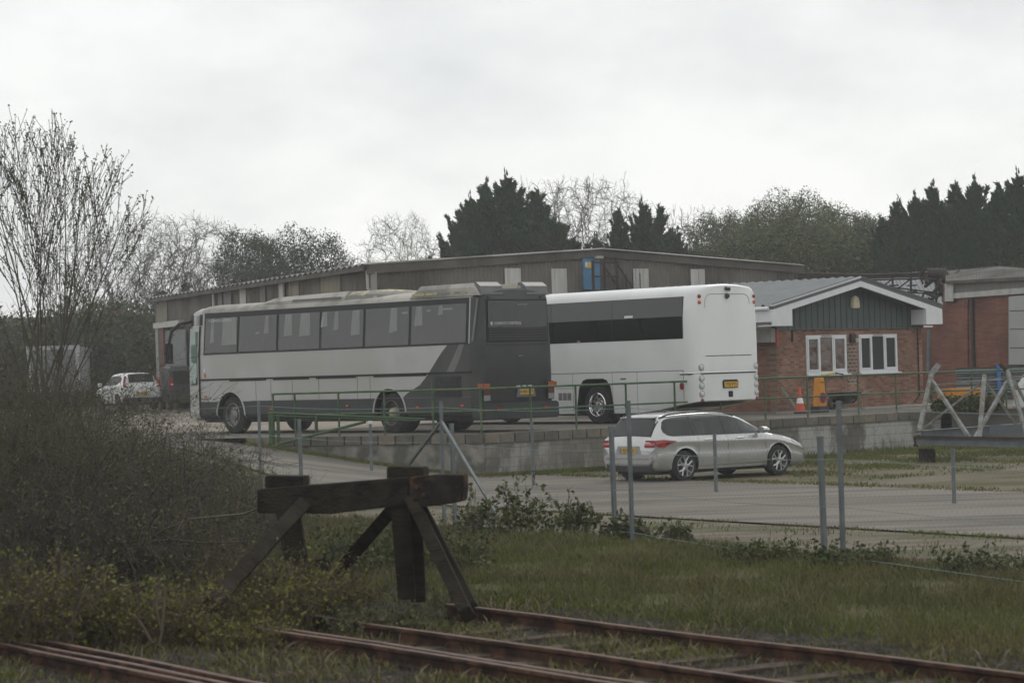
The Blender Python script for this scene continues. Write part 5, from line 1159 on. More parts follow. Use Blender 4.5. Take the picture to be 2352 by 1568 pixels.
# ---------------- rails, sleepers, buffer stop
RZ=.28
def railprof(h=.14,hw=.036,fw=.065): return [(-fw,0),(fw,0),(fw,.012),(.012,.03),(.009,h-.045),(hw,h-.03),(hw,h-.006),(hw-.008,h),(-hw+.008,h),(-hw,h-.006),(-hw,h-.03),(-.009,h-.045),(-.012,.03),(-fw,.012)]
def rail(u,w0,w1,z,label,bend=0,group='rusty running rails'):
    prof=railprof(); n=max(2,int((w1-w0)/1.5)); m=MB(); rows=[]
    x0,y0=uw(u,w0)
    for i in range(n+1):
        w_=w0+(w1-w0)*i/n; x,y=uw(u+bend*((i/n)**2),w_); jz=.006*math.sin(i*1.9+u*7); rows.append([(x-x0+TN[0]*a,y-y0+TN[1]*a,b+jz) for a,b in prof+[prof[0]]])
    m.grid(rows); k=len(prof)+1; m.f+=[tuple(range(k-1)),tuple(n*k+j for j in range(k-1))[::-1]]; m.m+=[0,0]
    o=m.build('rail',M['rust'],smooth=25)
    t=MB(); hd=[(-.028,.1402),(0,.1425),(.028,.1402)]; t.grid([[(r[8][0]*0+uw(u+bend*((i/n)**2),w0+(w1-w0)*i/n)[0]-x0+TN[0]*a,uw(u+bend*((i/n)**2),w0+(w1-w0)*i/n)[1]-y0+TN[1]*a,b+.006*math.sin(i*1.9+u*7)) for a,b in hd] for i,r in enumerate(rows)])
    t.build('rail_head',M['railtop'],o,recalc=False)
    o.location=(x0,y0,z-.14); return tag(o,label,'rail',group)
# w of buffer stop: where rail A ends
pA=atZ(1092,1388,RZ); wA=float((np.array([pA.x,pA.y])-A0)@TD)
rail(0,wA-.3,22,RZ,'far rusty rail of the short siding ending at the buffer stop leg')
rail(-1.435,wA-.6,22,RZ,'near rusty rail of the short siding ending at the buffer stop')
uC=-1.435-.75
rail(uC,-16,22,RZ,'rusty rail of the doubled pair crossing under the yellowing shrubs, farther of the two')
rail(uC-.13,-16,22,RZ+.002,'rusty rail of the doubled pair crossing under the yellowing shrubs, nearer of the two')
for k,(du,l) in enumerate(((0,'farthest of the three close rusty rails at the bottom left'),(.20,'middle one of the three close rusty rails at the bottom left'),(.36,'nearest of the three close rusty rails at the bottom left'))):
    rail(uC-1.95-du,-18,22,RZ,l)
rng=random.Random(11)
for k in range(9):
    w_=wA+1.2+k*.78; x,y=uw(-.72+rng.uniform(-.05,.05),w_); m=MB(); m.bar((-TN[0]*1.28,-TN[1]*1.28,0),(TN[0]*1.28,TN[1]*1.28,0),.25,.12); o=m.build('sleeper',M['sleeper'],bevel=.01)
    o.location=(x,y,.108); tag(o,'pale weathered timber sleeper under the two siding rails','sleeper','sleepers of the short siding')
for k in range(12):
    w_=-9+k*.85; x,y=uw(-3.0,w_); m=MB(); m.bar((-TN[0]*1.28,-TN[1]*1.28,0),(TN[0]*1.28,TN[1]*1.28,0),.25,.12); o=m.build('sleeper',M['sleeper'],bevel=.01)
    o.location=(x,y,.080); tag(o,'dark timber sleeper under the nearest rails at the bottom of the photo','sleeper','sleepers of the nearest track')
def buffer_stop():
    c=atZ(960,1390,.15); 
    bl=atY(592,1150,24.2); br=atY(1064,1122,0+23.4)
    base=Vector(((bl.x+br.x)/2,(bl.y+br.y)/2,.1)); o=empty('buffer_stop',base,0,'old black timber buffer stop with a broad cross beam and raking legs','buffer stop')
    # beam runs across the track; right end nearer
    Yl,Yr=25.4,24.15
    def q(px,py,f=None,dy=0):
        t=(px-592)/(1064-592) if f is None else f; return atY(px,py,Yl+(Yr-Yl)*t+dy)-base
    def slab(nm,pl,mt='wood',th=.26,dy=0,bev=.012):
        m=MB(); n=len(pl); v=[q(*p,None,dy) for p in pl]; k=Vector((.05,th,0)); m.add([*v,*[a+k for a in v]],[tuple(range(n)),tuple(range(n,2*n))[::-1]]+[(i,i+n,(i+1)%n+n,(i+1)%n) for i in range(n)]); return m.build(nm,M[mt],o,bevel=bev)
    slab('cross_beam',[(590,1178),(760,1180),(860,1168),(938,1160),(938,1096),(850,1103),(700,1115),(590,1124)])
    slab('rotten_beam_end',[(938.5,1168),(1030,1157),(1060,1151),(1064,1120),(1062,1090),(1000,1090),(940,1096)],'woodrot',.24,-.02)
    slab('packing_block',[(608,1121),(695,1116),(695,1094),(608,1092)],'wood',.3,.22); slab('packing_block',[(888,1101),(972,1095),(971,1073),(888,1071)],'wood',.3,.22)
    def leg(nm,a,b,w_,h_,ya,yb,mt='wood'):
        m=MB(); p=atY(*a,ya)-base; r=atY(*b,yb)-base; m.bar(p,r,w_,h_,up=(0,1,0)); return m.build(nm,M[mt],o,bevel=.012)
    leg('raking_leg',(948,1150),(1074,1412),.115,.20,24.55,23.3); leg('raking_leg',(968,1158),(1092,1398),.075,.18,24.7,23.9)
    leg('back_stay',(905,1165),(770,1320),.13,.20,24.9,27.2); leg('upright_post',(918,1160),(935,1372),.17,.22,24.7,24.8); leg('upright_post',(950,1160),(962,1378),.15,.2,24.9,25.0)
    leg('raking_leg',(690,1165),(478,1395),.14,.20,24.9,22.6); leg('upright_post',(660,1170),(700,1390),.22,.22,25.0,24.8); leg('back_stay',(735,1290),(750,1400),.2,.2,25.2,25.0)
    m=MB(); 
    for px,py in ((958,1120),(975,1138),(690,1150),(955,1146)): 
        c=q(px,py)-Vector((0,.03,0)); m.lathe([(.0005,-.03),(.022,-.025),(.03,0)],tuple(c),'y',8)
    m.build('bolt_heads',M['rust'],o)
buffer_stop()

# ================================================================ vegetation
def tubes(segs,k=3):
    """segs: array n x 8 (p,q,r1,r2) -> prism mesh arrays"""
    S=np.array(segs,dtype=np.float64); p=S[:,0:3];q=S[:,3:6];r1=S[:,6];r2=S[:,7]; d=q-p; L_=np.linalg.norm(d,axis=1,keepdims=True)+1e-9; d=d/L_
    up=np.where(np.abs(d[:,2:3])>.9,np.array([[1,0,0]]),np.array([[0,0,1.]])); a=np.cross(d,up); a/=np.linalg.norm(a,axis=1,keepdims=True); b=np.cross(d,a)
    V=[]
    for pt,r in ((p,r1),(q,r2)):
        for j in range(k):
            t=2*math.pi*j/k; V.append(pt+(a*math.cos(t)+b*math.sin(t))*r[:,None])
    n=len(S); V=np.stack(V,1).reshape(-1,3); base=np.arange(n)[:,None]*2*k
    F=np.concatenate([base+np.array([[j,(j+1)%k,k+(j+1)%k,k+j]]) for j in range(k)],0); return V,F
def leaves(C,size,rs,flat=.0,asp=.6):
    """quads at centres C with random orientation"""
    C=np.asarray(C,dtype=np.float64); n=len(C); a=rs.normal(size=(n,3)); a/=np.linalg.norm(a,axis=1,keepdims=True); b=rs.normal(size=(n,3)); b-=a*(a*b).sum(1,keepdims=True); b/=np.linalg.norm(b,axis=1,keepdims=True)
    s=size*rs.uniform(.55,1.3,size=(n,1)); V=np.stack([C-a*s,C+b*s*asp,C+a*s,C-b*s*asp],1).reshape(-1,3); F=np.arange(n)[:,None]*4+np.array([[0,1,2,3]]); return V,F
def branchy(rs,base,h,spread,levels,r0,up=.35,nch=(2,4),wig=.25,first=.35,minr=.004,lenf=.72,droop=0):
    segs=[];tips=[]
    def go(p,d,ln,r,lv):
        n=3 if lv<3 else 2; q=p
        for i in range(n):
            d=d+rs.normal(size=3)*wig*.5; d[2]+=up*.12-droop*(lv>=levels-2); d=d/np.linalg.norm(d); q2=q+d*ln/n; ra=r*(1-.25*i/n); rb=r*(1-.25*(i+1)/n); segs.append([*q,*q2,max(ra,minr),max(rb,minr)]); q=q2
            if lv>=1 and lv<levels and i<n-1 and rs.random()<.6: spawn(q,d,ln,rb,lv)
        if lv<levels:
            for _ in range(rs.integers(nch[0],nch[1]+1)): spawn(q,d,ln,r*.75,lv)
        else: tips.append(q)
    def spawn(q,d,ln,r,lv):
        a=rs.normal(size=3); a-=d*a.dot(d); a/=np.linalg.norm(a)+1e-9; an=rs.uniform(.35,.95)*spread; e=d*math.cos(an)+a*math.sin(an); e[2]+=up*.3; e/=np.linalg.norm(e)
        go(q.copy(),e,ln*lenf*rs.uniform(.75,1.2),r*.62,lv+1)
    go(np.array(base,float),np.array([rs.normal()*.05,rs.normal()*.05,1.]),h*first,r0,0)
    return segs,tips
def put(root_label,cat,name,loc,parts,group=None):
    o=empty(name,loc,0,root_label,cat,group)
    return o
# --- far bare oaks
def oak_proto(seed,h,levels=6,ivy=0,leaf=None,nleaf=0,lsize=.10,spread=1.0,nch=(2,3),trunk='twig',up=.35,width=1.0,first=.28,lenf=.74,droop=0):
    rs=np.random.default_rng(seed); segs,tips=branchy(rs,(0,0,0),h,spread,levels,h*.026,up,nch,.28,first,.012,lenf,droop)
    S=np.array(segs); top=max(S[:,5].max(),1e-3); k=h/top; S[:,[0,1,2,3,4,5]]*=k; S[:,[0,1,3,4]]*=width
    tips=np.array(tips)*k; tips[:,:2]*=width
    V,F=tubes(S); out={'trunk':(V,F,trunk)}
    if ivy:
        big=S[(S[:,6]>h*.0075)&(S[:,2]<h*ivy)]; C=[]
        for s in big:
            n=int(60*np.linalg.norm(s[3:6]-s[0:3])*(1+s[6]*6)); t=rs.random((n,1)); rad=(s[6]*1.6+.32)*rs.random((n,1))**.5; dd=rs.normal(size=(n,3)); dd/=np.linalg.norm(dd,axis=1,keepdims=True); C.append(s[0:3]+(s[3:6]-s[0:3])*t+dd*rad)
        C=np.concatenate(C); out['ivy']=(*leaves(C,.17,rs),'ivy')
    if leaf:
        idx=rs.integers(0,len(tips),nleaf); C=tips[idx]+rs.normal(size=(nleaf,3))*.35; out['crown']=(*leaves(C,lsize,rs),leaf)
    return out
def place_tree(proto,name,loc,label,cat='tree',group=None,sc_=1,rz=0,cache={}):
    o=empty(name,loc,rz,label,cat,group); o.scale=(sc_,sc_,sc_) if not isinstance(sc_,tuple) else sc_
    key=id(proto)
    if key not in cache:
        cache[key]={}
        for nm,(V,F,mt) in proto.items():
            c=bigmesh(nm,V,F,M[mt],parent=o); cache[key][nm]=c.data
    else:
        for nm,me in cache[key].items():
            c=bpy.data.objects.new(nm,me); COL.objects.link(c); c.parent=o
    return o
def tree_at(proto,h0,px,ptop,D,name,label,group=None,rz=0,wf=1):
    zg=1.2; top=atY(px,ptop,D); s=(top.z-zg)/h0
    return place_tree(proto,name,(top.x,D,zg),label,'tree',group,(s*wf,s*wf,s),rz)
from mathutils.kdtree import KDTree
def colonize(seed,h,rx,rz,cz,natt,ivy=0,leaf=None,nleaf=0,lsize=.08,trunk='twig',step=.34,lobes=12,fork=.25,lean=0,twn=3,hollow=.35,inner=None,ninner=0,droop=0,nivy=1):
    """crown grown towards points filling a lobed ellipsoid; radii by the pipe model; fine twigs at the ends"""
    rs=np.random.default_rng(seed); lob=[(rs.normal(size=3),rs.uniform(.10,.50)) for _ in range(lobes)]
    lob=[(a/np.linalg.norm(a),k) for a,k in lob]; A=[]
    while len(A)<natt:
        d=rs.normal(size=3); d/=np.linalg.norm(d); f=.66+sum(k*max(0,float(d@a))**4 for a,k in lob); r=(hollow**3+(1-hollow**3)*rs.random())**(1/3)*f
        p=np.array([d[0]*rx*r+lean*.3*r,d[1]*rx*r,cz+d[2]*rz*r*(1 if d[2]>0 else .75)])
        if .12*h<p[2]<h*1.02: A.append(p)
    A=np.array(A); A[:,2]*=h/A[:,2].max(); nodes=[np.zeros(3)]; par=[-1]
    while nodes[-1][2]<h*fork: nodes.append(nodes[-1]+np.array([rs.normal()*.05+lean*.04,rs.normal()*.05,step])); par.append(len(nodes)-2)
    alive=np.ones(len(A),bool); infl=h*.42; kill=step*1.6
    for it in range(90):
        kd=KDTree(len(nodes)); [kd.insert(n,i) for i,n in enumerate(nodes)]; kd.balance(); acc={}
        ids=np.nonzero(alive)[0]
        if len(ids)<8: break
        for a in ids:
            co,ix,ds=kd.find(A[a])
            if ds<kill: alive[a]=False; continue
            if ds<infl or it<3: acc.setdefault(ix,[]).append((A[a]-nodes[ix])/ds)
        if not acc: break
        for ix,ds in acc.items():
            v=np.mean(ds,0)+rs.normal(size=3)*.28; v/=np.linalg.norm(v)+1e-9; nodes.append(nodes[ix]+v*step); par.append(ix)
        if len(nodes)>9000: break
    N_=np.array(nodes); P_=np.array(par); w_=np.ones(len(N_))*.0; ch=np.bincount(P_[1:],minlength=len(N_)); w_[ch==0]=1
    for i in range(len(N_)-1,0,-1): w_[P_[i]]+=w_[i]
    r=.012*np.maximum(w_,1)**.46; r=np.minimum(r,h*.032); segs=[]
    for i in range(1,len(N_)): segs.append([*N_[P_[i]],*N_[i],min(r[P_[i]],r[i]*1.6),r[i]])
    thin=np.nonzero((w_<5))[0]; tips=[]
    for i in thin:
        d0=N_[i]-N_[P_[i]]; d0/=np.linalg.norm(d0)+1e-9
        for _ in range(twn):
            p=N_[i]; e=d0*.8+rs.normal(size=3)*.6; e[2]+=.15-droop; e/=np.linalg.norm(e)
            for k in range(2):
                q=p+e*rs.uniform(.18,.42)*h/12; segs.append([*p,*q,.011,.008]); p=q; e=e+rs.normal(size=3)*.4; e[2]-=droop; e/=np.linalg.norm(e)
            tips.append(p)
    tips=np.array(tips); V,F=tubes(segs); out={'trunk':(V,F,trunk)}
    if leaf:
        idx=rs.integers(0,len(tips),nleaf); out['crown']=(*leaves(tips[idx]+rs.normal(size=(nleaf,3))*.16-np.array([0,0,droop*.5]),lsize,rs),leaf)
    if ivy:
        big=np.nonzero((w_>14)&(N_[:,2]<h*ivy))[0]; C=[]
        for i in big:
            n=int(75*nivy); dd=rs.normal(size=(n,3)); dd/=np.linalg.norm(dd,axis=1,keepdims=True); C.append(N_[i]+dd*((.18+r[i]*2.0)*rs.random((n,1))**.5))
        out['ivy']=(*leaves(np.concatenate(C),.13,rs),'ivy')
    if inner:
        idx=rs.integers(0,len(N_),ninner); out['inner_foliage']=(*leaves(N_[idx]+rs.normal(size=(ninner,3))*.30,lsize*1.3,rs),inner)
    return out
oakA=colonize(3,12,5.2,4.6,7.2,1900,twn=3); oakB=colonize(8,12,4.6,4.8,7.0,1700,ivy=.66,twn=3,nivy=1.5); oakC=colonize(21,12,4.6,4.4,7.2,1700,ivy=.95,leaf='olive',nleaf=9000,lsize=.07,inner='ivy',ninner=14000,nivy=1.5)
oakP=colonize(14,12,5.6,4.8,7.0,1900,trunk='barkpale',leaf='olive',nleaf=2500,lsize=.05,fork=.2,lean=.6,ivy=.25)
birch=colonize(5,12,2.0,5.4,6.6,600,leaf='spring',nleaf=1500,lsize=.04,trunk='barkpale',fork=.3,twn=3,droop=.1)
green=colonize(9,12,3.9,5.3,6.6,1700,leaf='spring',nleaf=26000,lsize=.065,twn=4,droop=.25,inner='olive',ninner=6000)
oliveT=colonize(17,12,5.0,5.0,6.6,1700,leaf='olive',nleaf=26000,lsize=.08,twn=3,inner='olive',ninner=12000)
tree_at(oakP,12,262,492,150,'bare_oak','pale trunked bare oak just right of the foreground shrub tree',rz=.5,wf=1.0)
tree_at(oakB,12,405,512,152,'ivy_clad_oak','bare oak with ivy covered trunk rising above the left end of the warehouse',rz=1.0,wf=.95)
tree_at(oakC,12,590,520,146,'ivy_clad_oak','ivy clad oak on the left of the rounded pair behind the warehouse roof',rz=.2,wf=.72)
tree_at(oakC,12,690,528,146,'ivy_clad_oak','denser rounded ivy clad oak on the right of the pair behind the warehouse roof',rz=2.4,wf=.92)
tree_at(oakA,12,505,600,158,'bare_tree','small bare tree between the two groups of ivy clad oaks',rz=2.0)
tree_at(birch,12,900,494,140,'silver_birch','thin leafing birch on the left of the pair above the warehouse corner',rz=.7,wf=1.0)
tree_at(birch,12,951,490,142,'silver_birch','slim leafing birch on the right of the pair above the warehouse corner',rz=2.8,wf=.62)
tree_at(birch,12,825,590,140,'silver_birch','low faint scrub birch peeping over the roof left of the birch pair',rz=1.7,wf=1.5)
tree_at(birch,12,1000,545,145,'silver_birch','faint bare birch beside the left foot of the big conifer clump',rz=4.0,wf=1.2)
tree_at(oakA,12,1262,418,172,'bare_oak','bare oak crown close behind the big conifer clump',rz=3.3,wf=.8)
tree_at(oakA,12,1345,412,175,'bare_oak','broad bare oak crown between the two conifer clumps',rz=5.0,wf=.85)
tree_at(oakA,12,1600,478,165,'bare_oak','bare oak right of the smaller conifer clump',rz=1.2,wf=.9)
tree_at(oliveT,12,1665,492,160,'leafing_tree','olive leafing tree left of the tall willow',rz=.9,wf=.8)
tree_at(green,12,1762,436,150,'willow','pale green willow with the tallest feathery top among the leafing trees',rz=.3,wf=.9)
tree_at(green,12,1838,440,152,'willow','pale green leafing willow just right of the tallest one',rz=2.2,wf=1.05)
tree_at(oliveT,12,1930,482,158,'leafing_tree','grey green leafing tree between the willows and the right conifers',rz=3.0,wf=.8)
tree_at(oliveT,12,1990,500,158,'leafing_tree','low olive tree at the left foot of the right conifers',rz=4.6,wf=.7)
tree_at(oliveT,12,1720,545,130,'leafing_tree','broad low olive tree in front of the willows',rz=5.5,wf=1.5)
tree_at(oliveT,12,1850,540,128,'leafing_tree','broad low olive tree behind the office roof ridge',rz=.2,wf=1.6)
tree_at(oliveT,12,1600,570,132,'leafing_tree','low dark tree behind the right slope of the warehouse roof',rz=2.2,wf=1.3)
tree_at(oliveT,12,1975,560,126,'leafing_tree','low olive tree above the rusty pipe gantry',rz=1.4,wf=1.4)
# --- conifers
def conifer_proto(seed,h,w_,n=230,lead=3):
    rs=np.random.default_rng(seed); segs=[]; C=[]
    L_=[(0,0,h,w_)]+[(w_*.42*math.cos(k*2.1+seed),w_*.42*math.sin(k*2.1+seed),h*rs.uniform(.66,.90),w_*rs.uniform(.5,.7)) for k in range(lead)]
    for bx,by,hh,ww in L_:
        O_=np.array([bx,by,0.]); segs.append([bx*.3,by*.3,0,bx,by,hh*.96,h*.016,.015]); nn=int(n*hh/h*(.9 if ww==w_ else .55))
        for i in range(nn):
            t=(i+.5)/nn; z0=hh*(t*.97); rr=ww*(1-t)**.85*rs.uniform(.42,1.38)+.14
            if t<.12: rr*=.8
            an=rs.uniform(0,2*math.pi); d=np.array([math.cos(an),math.sin(an),0]); ln=rr; rise=ln*rs.uniform(.6,1.35)
            p=O_+np.array([0,0,z0-ln*.35]); q=p+d*ln+np.array([0,0,rise]); m_=p+d*ln*.6+np.array([0,0,rise*.35]); segs.append([*p,*m_,.03,.02]); segs.append([*m_,*q,.02,.006])
            k=int(34+74*ln)
            tt=rs.random((k,1))**.75; base=np.where(tt<.6,p+(m_-p)*tt/.6,m_+(q-m_)*(tt-.6)/.4); wd=(.025+.20*(1-tt))*min(1,ln*.6+.25); off=rs.normal(size=(k,3))*wd*np.array([1,1,.55]); C.append(base+off)
        C.append(O_+np.array([[0,0,hh*.95]])+rs.normal(size=(46,3))*np.array([.035,.035,hh*.03]))
    C=np.concatenate(C); keep=C[:,2]>0; V,F=tubes(segs)
    # plume shaped needle sprays pointing outwards/upwards
    C=C[keep]; n_=len(C); dirr=C.copy(); dirr[:,2]=np.linalg.norm(C[:,:2],axis=1)*1.2+.3; dirr/=np.linalg.norm(dirr,axis=1,keepdims=True); dirr+=rs.normal(size=(n_,3))*.42; dirr/=np.linalg.norm(dirr,axis=1,keepdims=True)
    b=rs.normal(size=(n_,3)); b-=dirr*(b*dirr).sum(1,keepdims=True); b/=np.linalg.norm(b,axis=1,keepdims=True); s=rs.uniform(.10,.24,size=(n_,1))
    LV=np.stack([C-dirr*s*.6,C+b*s*.33,C+dirr*s*1.25,C-b*s*.33],1).reshape(-1,3); LF=np.arange(n_)[:,None]*4+np.array([[0,1,2,3]])
    return {'trunk':(V,F,'bark'),'foliage':(LV,LF,'conif')}
cA=conifer_proto(1,11,3.9,220); cB=conifer_proto(2,11,4.4,230,4); cC=conifer_proto(3,11,3.3,210,2)
cons=[(1078,452,128,cB,.85,'left'),(1116,420,130,cA,.95,''),(1163,402,129,cB,1.1,''),(1232,436,127,cC,1.15,''),(1062,525,126,cA,.85,''),(1272,500,126,cB,1.1,''),(1320,548,126,cC,1.1,''),
 (1352,556,127,cA,.9,''),(1420,480,128,cC,1.0,''),(1474,464,129,cA,.95,''),(1514,470,129,cC,.95,''),(1545,535,127,cB,.9,''),(1395,560,126,cB,.9,'')]
lbs=['second conifer from the left of the big clump, with a pointed top','tall conifer of the big clump left of its highest one','highest conifer of the big clump behind the warehouse ridge','conifer of the big clump right of its highest one','lowest spreading conifer at the left foot of the big clump','conifer at the right shoulder of the big clump','low conifer at the right foot of the big clump','small low conifer between the two clumps, left one','conifer on the left of the smaller clump','middle conifer of the smaller clump with a thin leader','right conifer of the smaller clump with a thin leader','low conifer at the right foot of the smaller clump','small low conifer between the two clumps, right one']
for i,((px,pt,D,pr,wf,_),lb) in enumerate(zip(cons,lbs)): tree_at(pr,11,px,pt,D,'conifer_tree',lb,'dark conifers behind the warehouse',rz=i*1.3,wf=wf)
right=[(2022,495,126,cC,.9),(2062,458,125,cA,.95),(2100,447,124,cB,.9),(2141,424,123,cA,1.0),(2196,418,124,cC,1.05),(2237,412,122,cB,1.0),(2292,432,121,cA,.95),(2338,398,120,cB,1.1),(2385,402,119,cA,1.1),(2170,470,118,cB,1.0),(2265,480,117,cC,1.1),(2090,520,119,cB,1.0),(2330,500,115,cA,1.1),(2215,540,112,cA,1.0),(2375,560,110,cB,1.0)]
rl=['leftmost low conifer of the right hand row','second conifer from the left of the right hand row','third conifer from the left of the right hand row','conifer of the right hand row with the blunt tall top','conifer of the right hand row with a narrow spire, left of the tallest middle one','tallest middle conifer of the right hand row','conifer in the dip before the right edge','tallest conifer of the right hand row near the picture edge','conifer cut by the right picture edge','front conifer below the blunt tall top','front conifer below the dip before the right edge','front conifer low on the left of the right hand row','front conifer low near the right edge above the works roof','front conifer just above the works roof','lowest front conifer at the right picture edge']
for i,((px,pt,D,pr,wf),lb) in enumerate(zip(right,rl)): tree_at(pr,11,px,pt,D,'conifer_tree',lb,'dark conifers behind the works building',rz=i*2.1+.4,wf=wf)

# --- far left background : long roof, shed, bushes, lamp
def left_background():
    o=empty('terrace_roof_house',(-30,175,1.2),0,'long dark terraced house roof with chimneys on the left skyline','house'); O=Vector(o.location)
    a=atY(-40,722,175)-O;b=atY(372,722,175)-O; a.z=b.z=(a.z+b.z)/2
    m=MB(); m.add([(a.x,0,0),(b.x,0,0),(b.x,0,a.z-2.2),(a.x,0,a.z-2.2),(a.x,9,0),(b.x,9,0),(b.x,9,a.z-2.2),(a.x,9,a.z-2.2)],[(0,1,2,3),(7,6,5,4),(0,3,7,4),(1,5,6,2)]); m.build('wall',mat('house_brick',(.11,.06,.045),(.08,.05,.04),scale=1),o)
    m=MB(); m.add([(a.x-.3,-.6,a.z-2.35),(b.x+.3,-.6,a.z-2.35),(b.x+.3,4.5,a.z),(a.x-.3,4.5,a.z),(a.x-.3,9.6,a.z-2.35),(b.x+.3,9.6,a.z-2.35)],[(0,1,2,3),(3,2,5,4)]); m.build('roof',mat('dark_tiles',(.055,.048,.042),(.04,.036,.032),scale=2),o)
    for px in (237,):
        c=atY(px,714,175)-O; m=MB(); m.box(c.x-.55,c.x+.55,3.8,5.2,a.z-.8,a.z+.55); k=m.build('chimney',mat('house_brick',(.11,.06,.045)),o); m=MB()
        for dx in (-.3,0,.3): m.tube([(c.x+dx,4.5,a.z+.55),(c.x+dx,4.5,a.z+1.0)],.11,8)
        m.build('chimney_pots',mat('pot',(.12,.06,.04)),k)
    o=empty('grey_shed',(-24,150,1.2),0,'low grey metal shed half hidden by the thicket on the left','shed'); O=Vector(o.location)
    a=atY(60,756,150)-O;b=atY(300,752,150)-O; m=MB(); corr(m,(a.x,0),(b.x,0),0,lambda t:a.z,.5,.06,(0,-1)); m.build('sheet_wall',mat('shed_grey',(.13,.14,.145),(.11,.115,.12),scale=1),o)
    m=MB(); m.add([(a.x-.3,-.3,a.z),(b.x+.3,-.3,a.z),(b.x+.3,6,a.z+.7),(a.x-.3,6,a.z+.7)],[(0,1,2,3)]); m.build('roof',mat('dark_tiles',(.055,.048,.042)),o)
    # street lamp, lit
    p=atY(193,850,140); o=empty('street_lamp',(p.x,140,1.2),0,'thin street lamp with a small lit orange head on the left skyline','street lamp'); O=Vector(o.location); h=atY(193,705,140).z-1.2
    m=MB(); hd=atY(268,711,140)-O; m.tube([(0,0,0),(0,0,h),(.4,0,h+.15),(hd.x,0,hd.z)],[.07,.05,.04,.04],6); m.build('pole',M['darksteel'],o)
    m=MB(); m.tube([(hd.x-.4,0,hd.z+.05),(hd.x+.3,0,hd.z)],.11,8); m.build('lamp_head',M['darksteel'],o); m=MB(); m.box(hd.x-.2,hd.x+.32,-.12,.12,hd.z-.16,hd.z-.10); m.build('lit_lamp',mat('lamp_glow',(1,.36,.16),emit=2.2),o)
left_background()

# --- shrubs made of many thin stems with leaves
def bush_mesh(seed,rx,ry,h,nst,nleaf,leafmat,lsize,arch=.5,stemr=.008,twig='stemgrey',sub=3,upr=1.0,lowleaf=False,root=.8):
    rs=np.random.default_rng(seed); segs=[];pts=[]
    for i in range(nst):
        b=np.array([rs.uniform(-rx,rx)*root,rs.uniform(-ry,ry)*root,0]); an=rs.uniform(0,2*math.pi); ln=h*rs.uniform(.6,1.25); dh=np.array([math.cos(an),math.sin(an),0])*rs.uniform(.05,1)**1.5*arch*1.1
        n=7; p=b; r=stemr*rs.uniform(.6,1.5); v=np.array([dh[0]*.5,dh[1]*.5,upr])
        for k in range(n):
            v=v+np.array([dh[0],dh[1],-1.0*arch])*.33+rs.normal(size=3)*.10; d=v/np.linalg.norm(v); q=p+d*ln/n
            if q[2]<.02: q[2]=.02
            segs.append([*p,*q,r*(1-k/n*.7),r*(1-(k+1)/n*.7)]); pts.append((p,q))
            for _ in range(sub):
                if rs.random()<.55:
                    e=rs.normal(size=3)*.8+d*.7; e[2]+=.25; e/=np.linalg.norm(e); f=q+e*ln*rs.uniform(.05,.17); segs.append([*q,*f,r*.45,r*.2]); pts.append((q,f))
            p=q
    S=np.array(segs); kz=h/np.percentile(S[:,5],98); S[:,2]*=kz; S[:,5]*=kz; pts=[(a*np.array([1,1,kz]),b*np.array([1,1,kz])) for a,b in pts]; V,F=tubes(S); idx=rs.integers(0,len(pts),nleaf); P=np.array([a for a,b in pts]);Q=np.array([b for a,b in pts]); t=rs.random((nleaf,1)); C=P[idx]+(Q[idx]-P[idx])*t+rs.normal(size=(nleaf,3))*.03
    LV,LF=leaves(C,lsize,rs); return V,F,LV,LF
def bush(name,label,cat,loc,seed,rx,ry,h,nst,nleaf,leafmat='bramble',lsize=.035,group=None,**k):
    V,F,LV,LF=bush_mesh(seed,rx,ry,h,nst,nleaf,leafmat,lsize,**k); o=empty(name,loc,0,label,cat,group)
    bigmesh('stems',V,F,M[k.get('twig','stemgrey')],parent=o); bigmesh('leaves',LV,LF,M[leafmat],parent=o); return o
def gz(x,y): return hz(x,y)
# thicket: (px, D, top px, half width m)
th=[(20,36,800,1.3,520,4000,'bramble'),(95,41,835,1.1,420,3000,'bramble'),(215,44,925,1.2,130,700,'bramble'),(30,30,930,1.4,800,6500,'bramble'),(150,33,975,1.3,800,6000,'bramble'),(290,37,990,1.2,480,3200,'bramble'),(405,42,995,1.0,230,1500,'olive'),(480,45,1015,1.0,180,1100,'olive'),(290,29,1090,1.2,700,5500,'bramble'),(430,31,1110,1.0,560,4200,'bramble'),(560,38,1090,.8,200,1400,'bramble'),(110,26,1120,1.2,800,6500,'bramble'),(520,29.5,1230,.7,260,2200,'bramble'),(400,26.3,1205,1.0,560,4400,'bramble')]
tl=['tall dark thicket at the left picture edge below the shrub tree','dark thicket just left of the far white car','thicket in front of the far white car','dense middle thicket at the left picture edge','dense thicket in front of the leftmost fence post','thicket below the far white car','sparse thicket reaching the front wheel of the grey coach','sparse olive thicket right of the front wheel of the grey coach','dense low thicket left of the buffer stop, upper one','dense low thicket beside the left packing block of the buffer stop','sparse bramble around the tall post left of the buffer stop','dense low thicket at the left picture edge','tangle of bramble against the left leg of the buffer stop','low tangle midway between the buffer stop and the left picture edge']
for i,((px,D,tp,rx,ns,nl,lm),lb) in enumerate(zip(th,tl)):
    p=atY(px,900,D); z0=gz(p.x,D); top=atY(px,tp,D).z; bush('bramble_thicket',lb,'thicket',(p.x,D,z0),100+i,rx,1.1,(top-z0),int(ns*.72),int(nl*1.5),lm,.020,'thickets on the left bank',arch=.62,sub=4,stemr=.006,upr=1.15,twig=('stemgrey','deadcane','twig')[i%3])
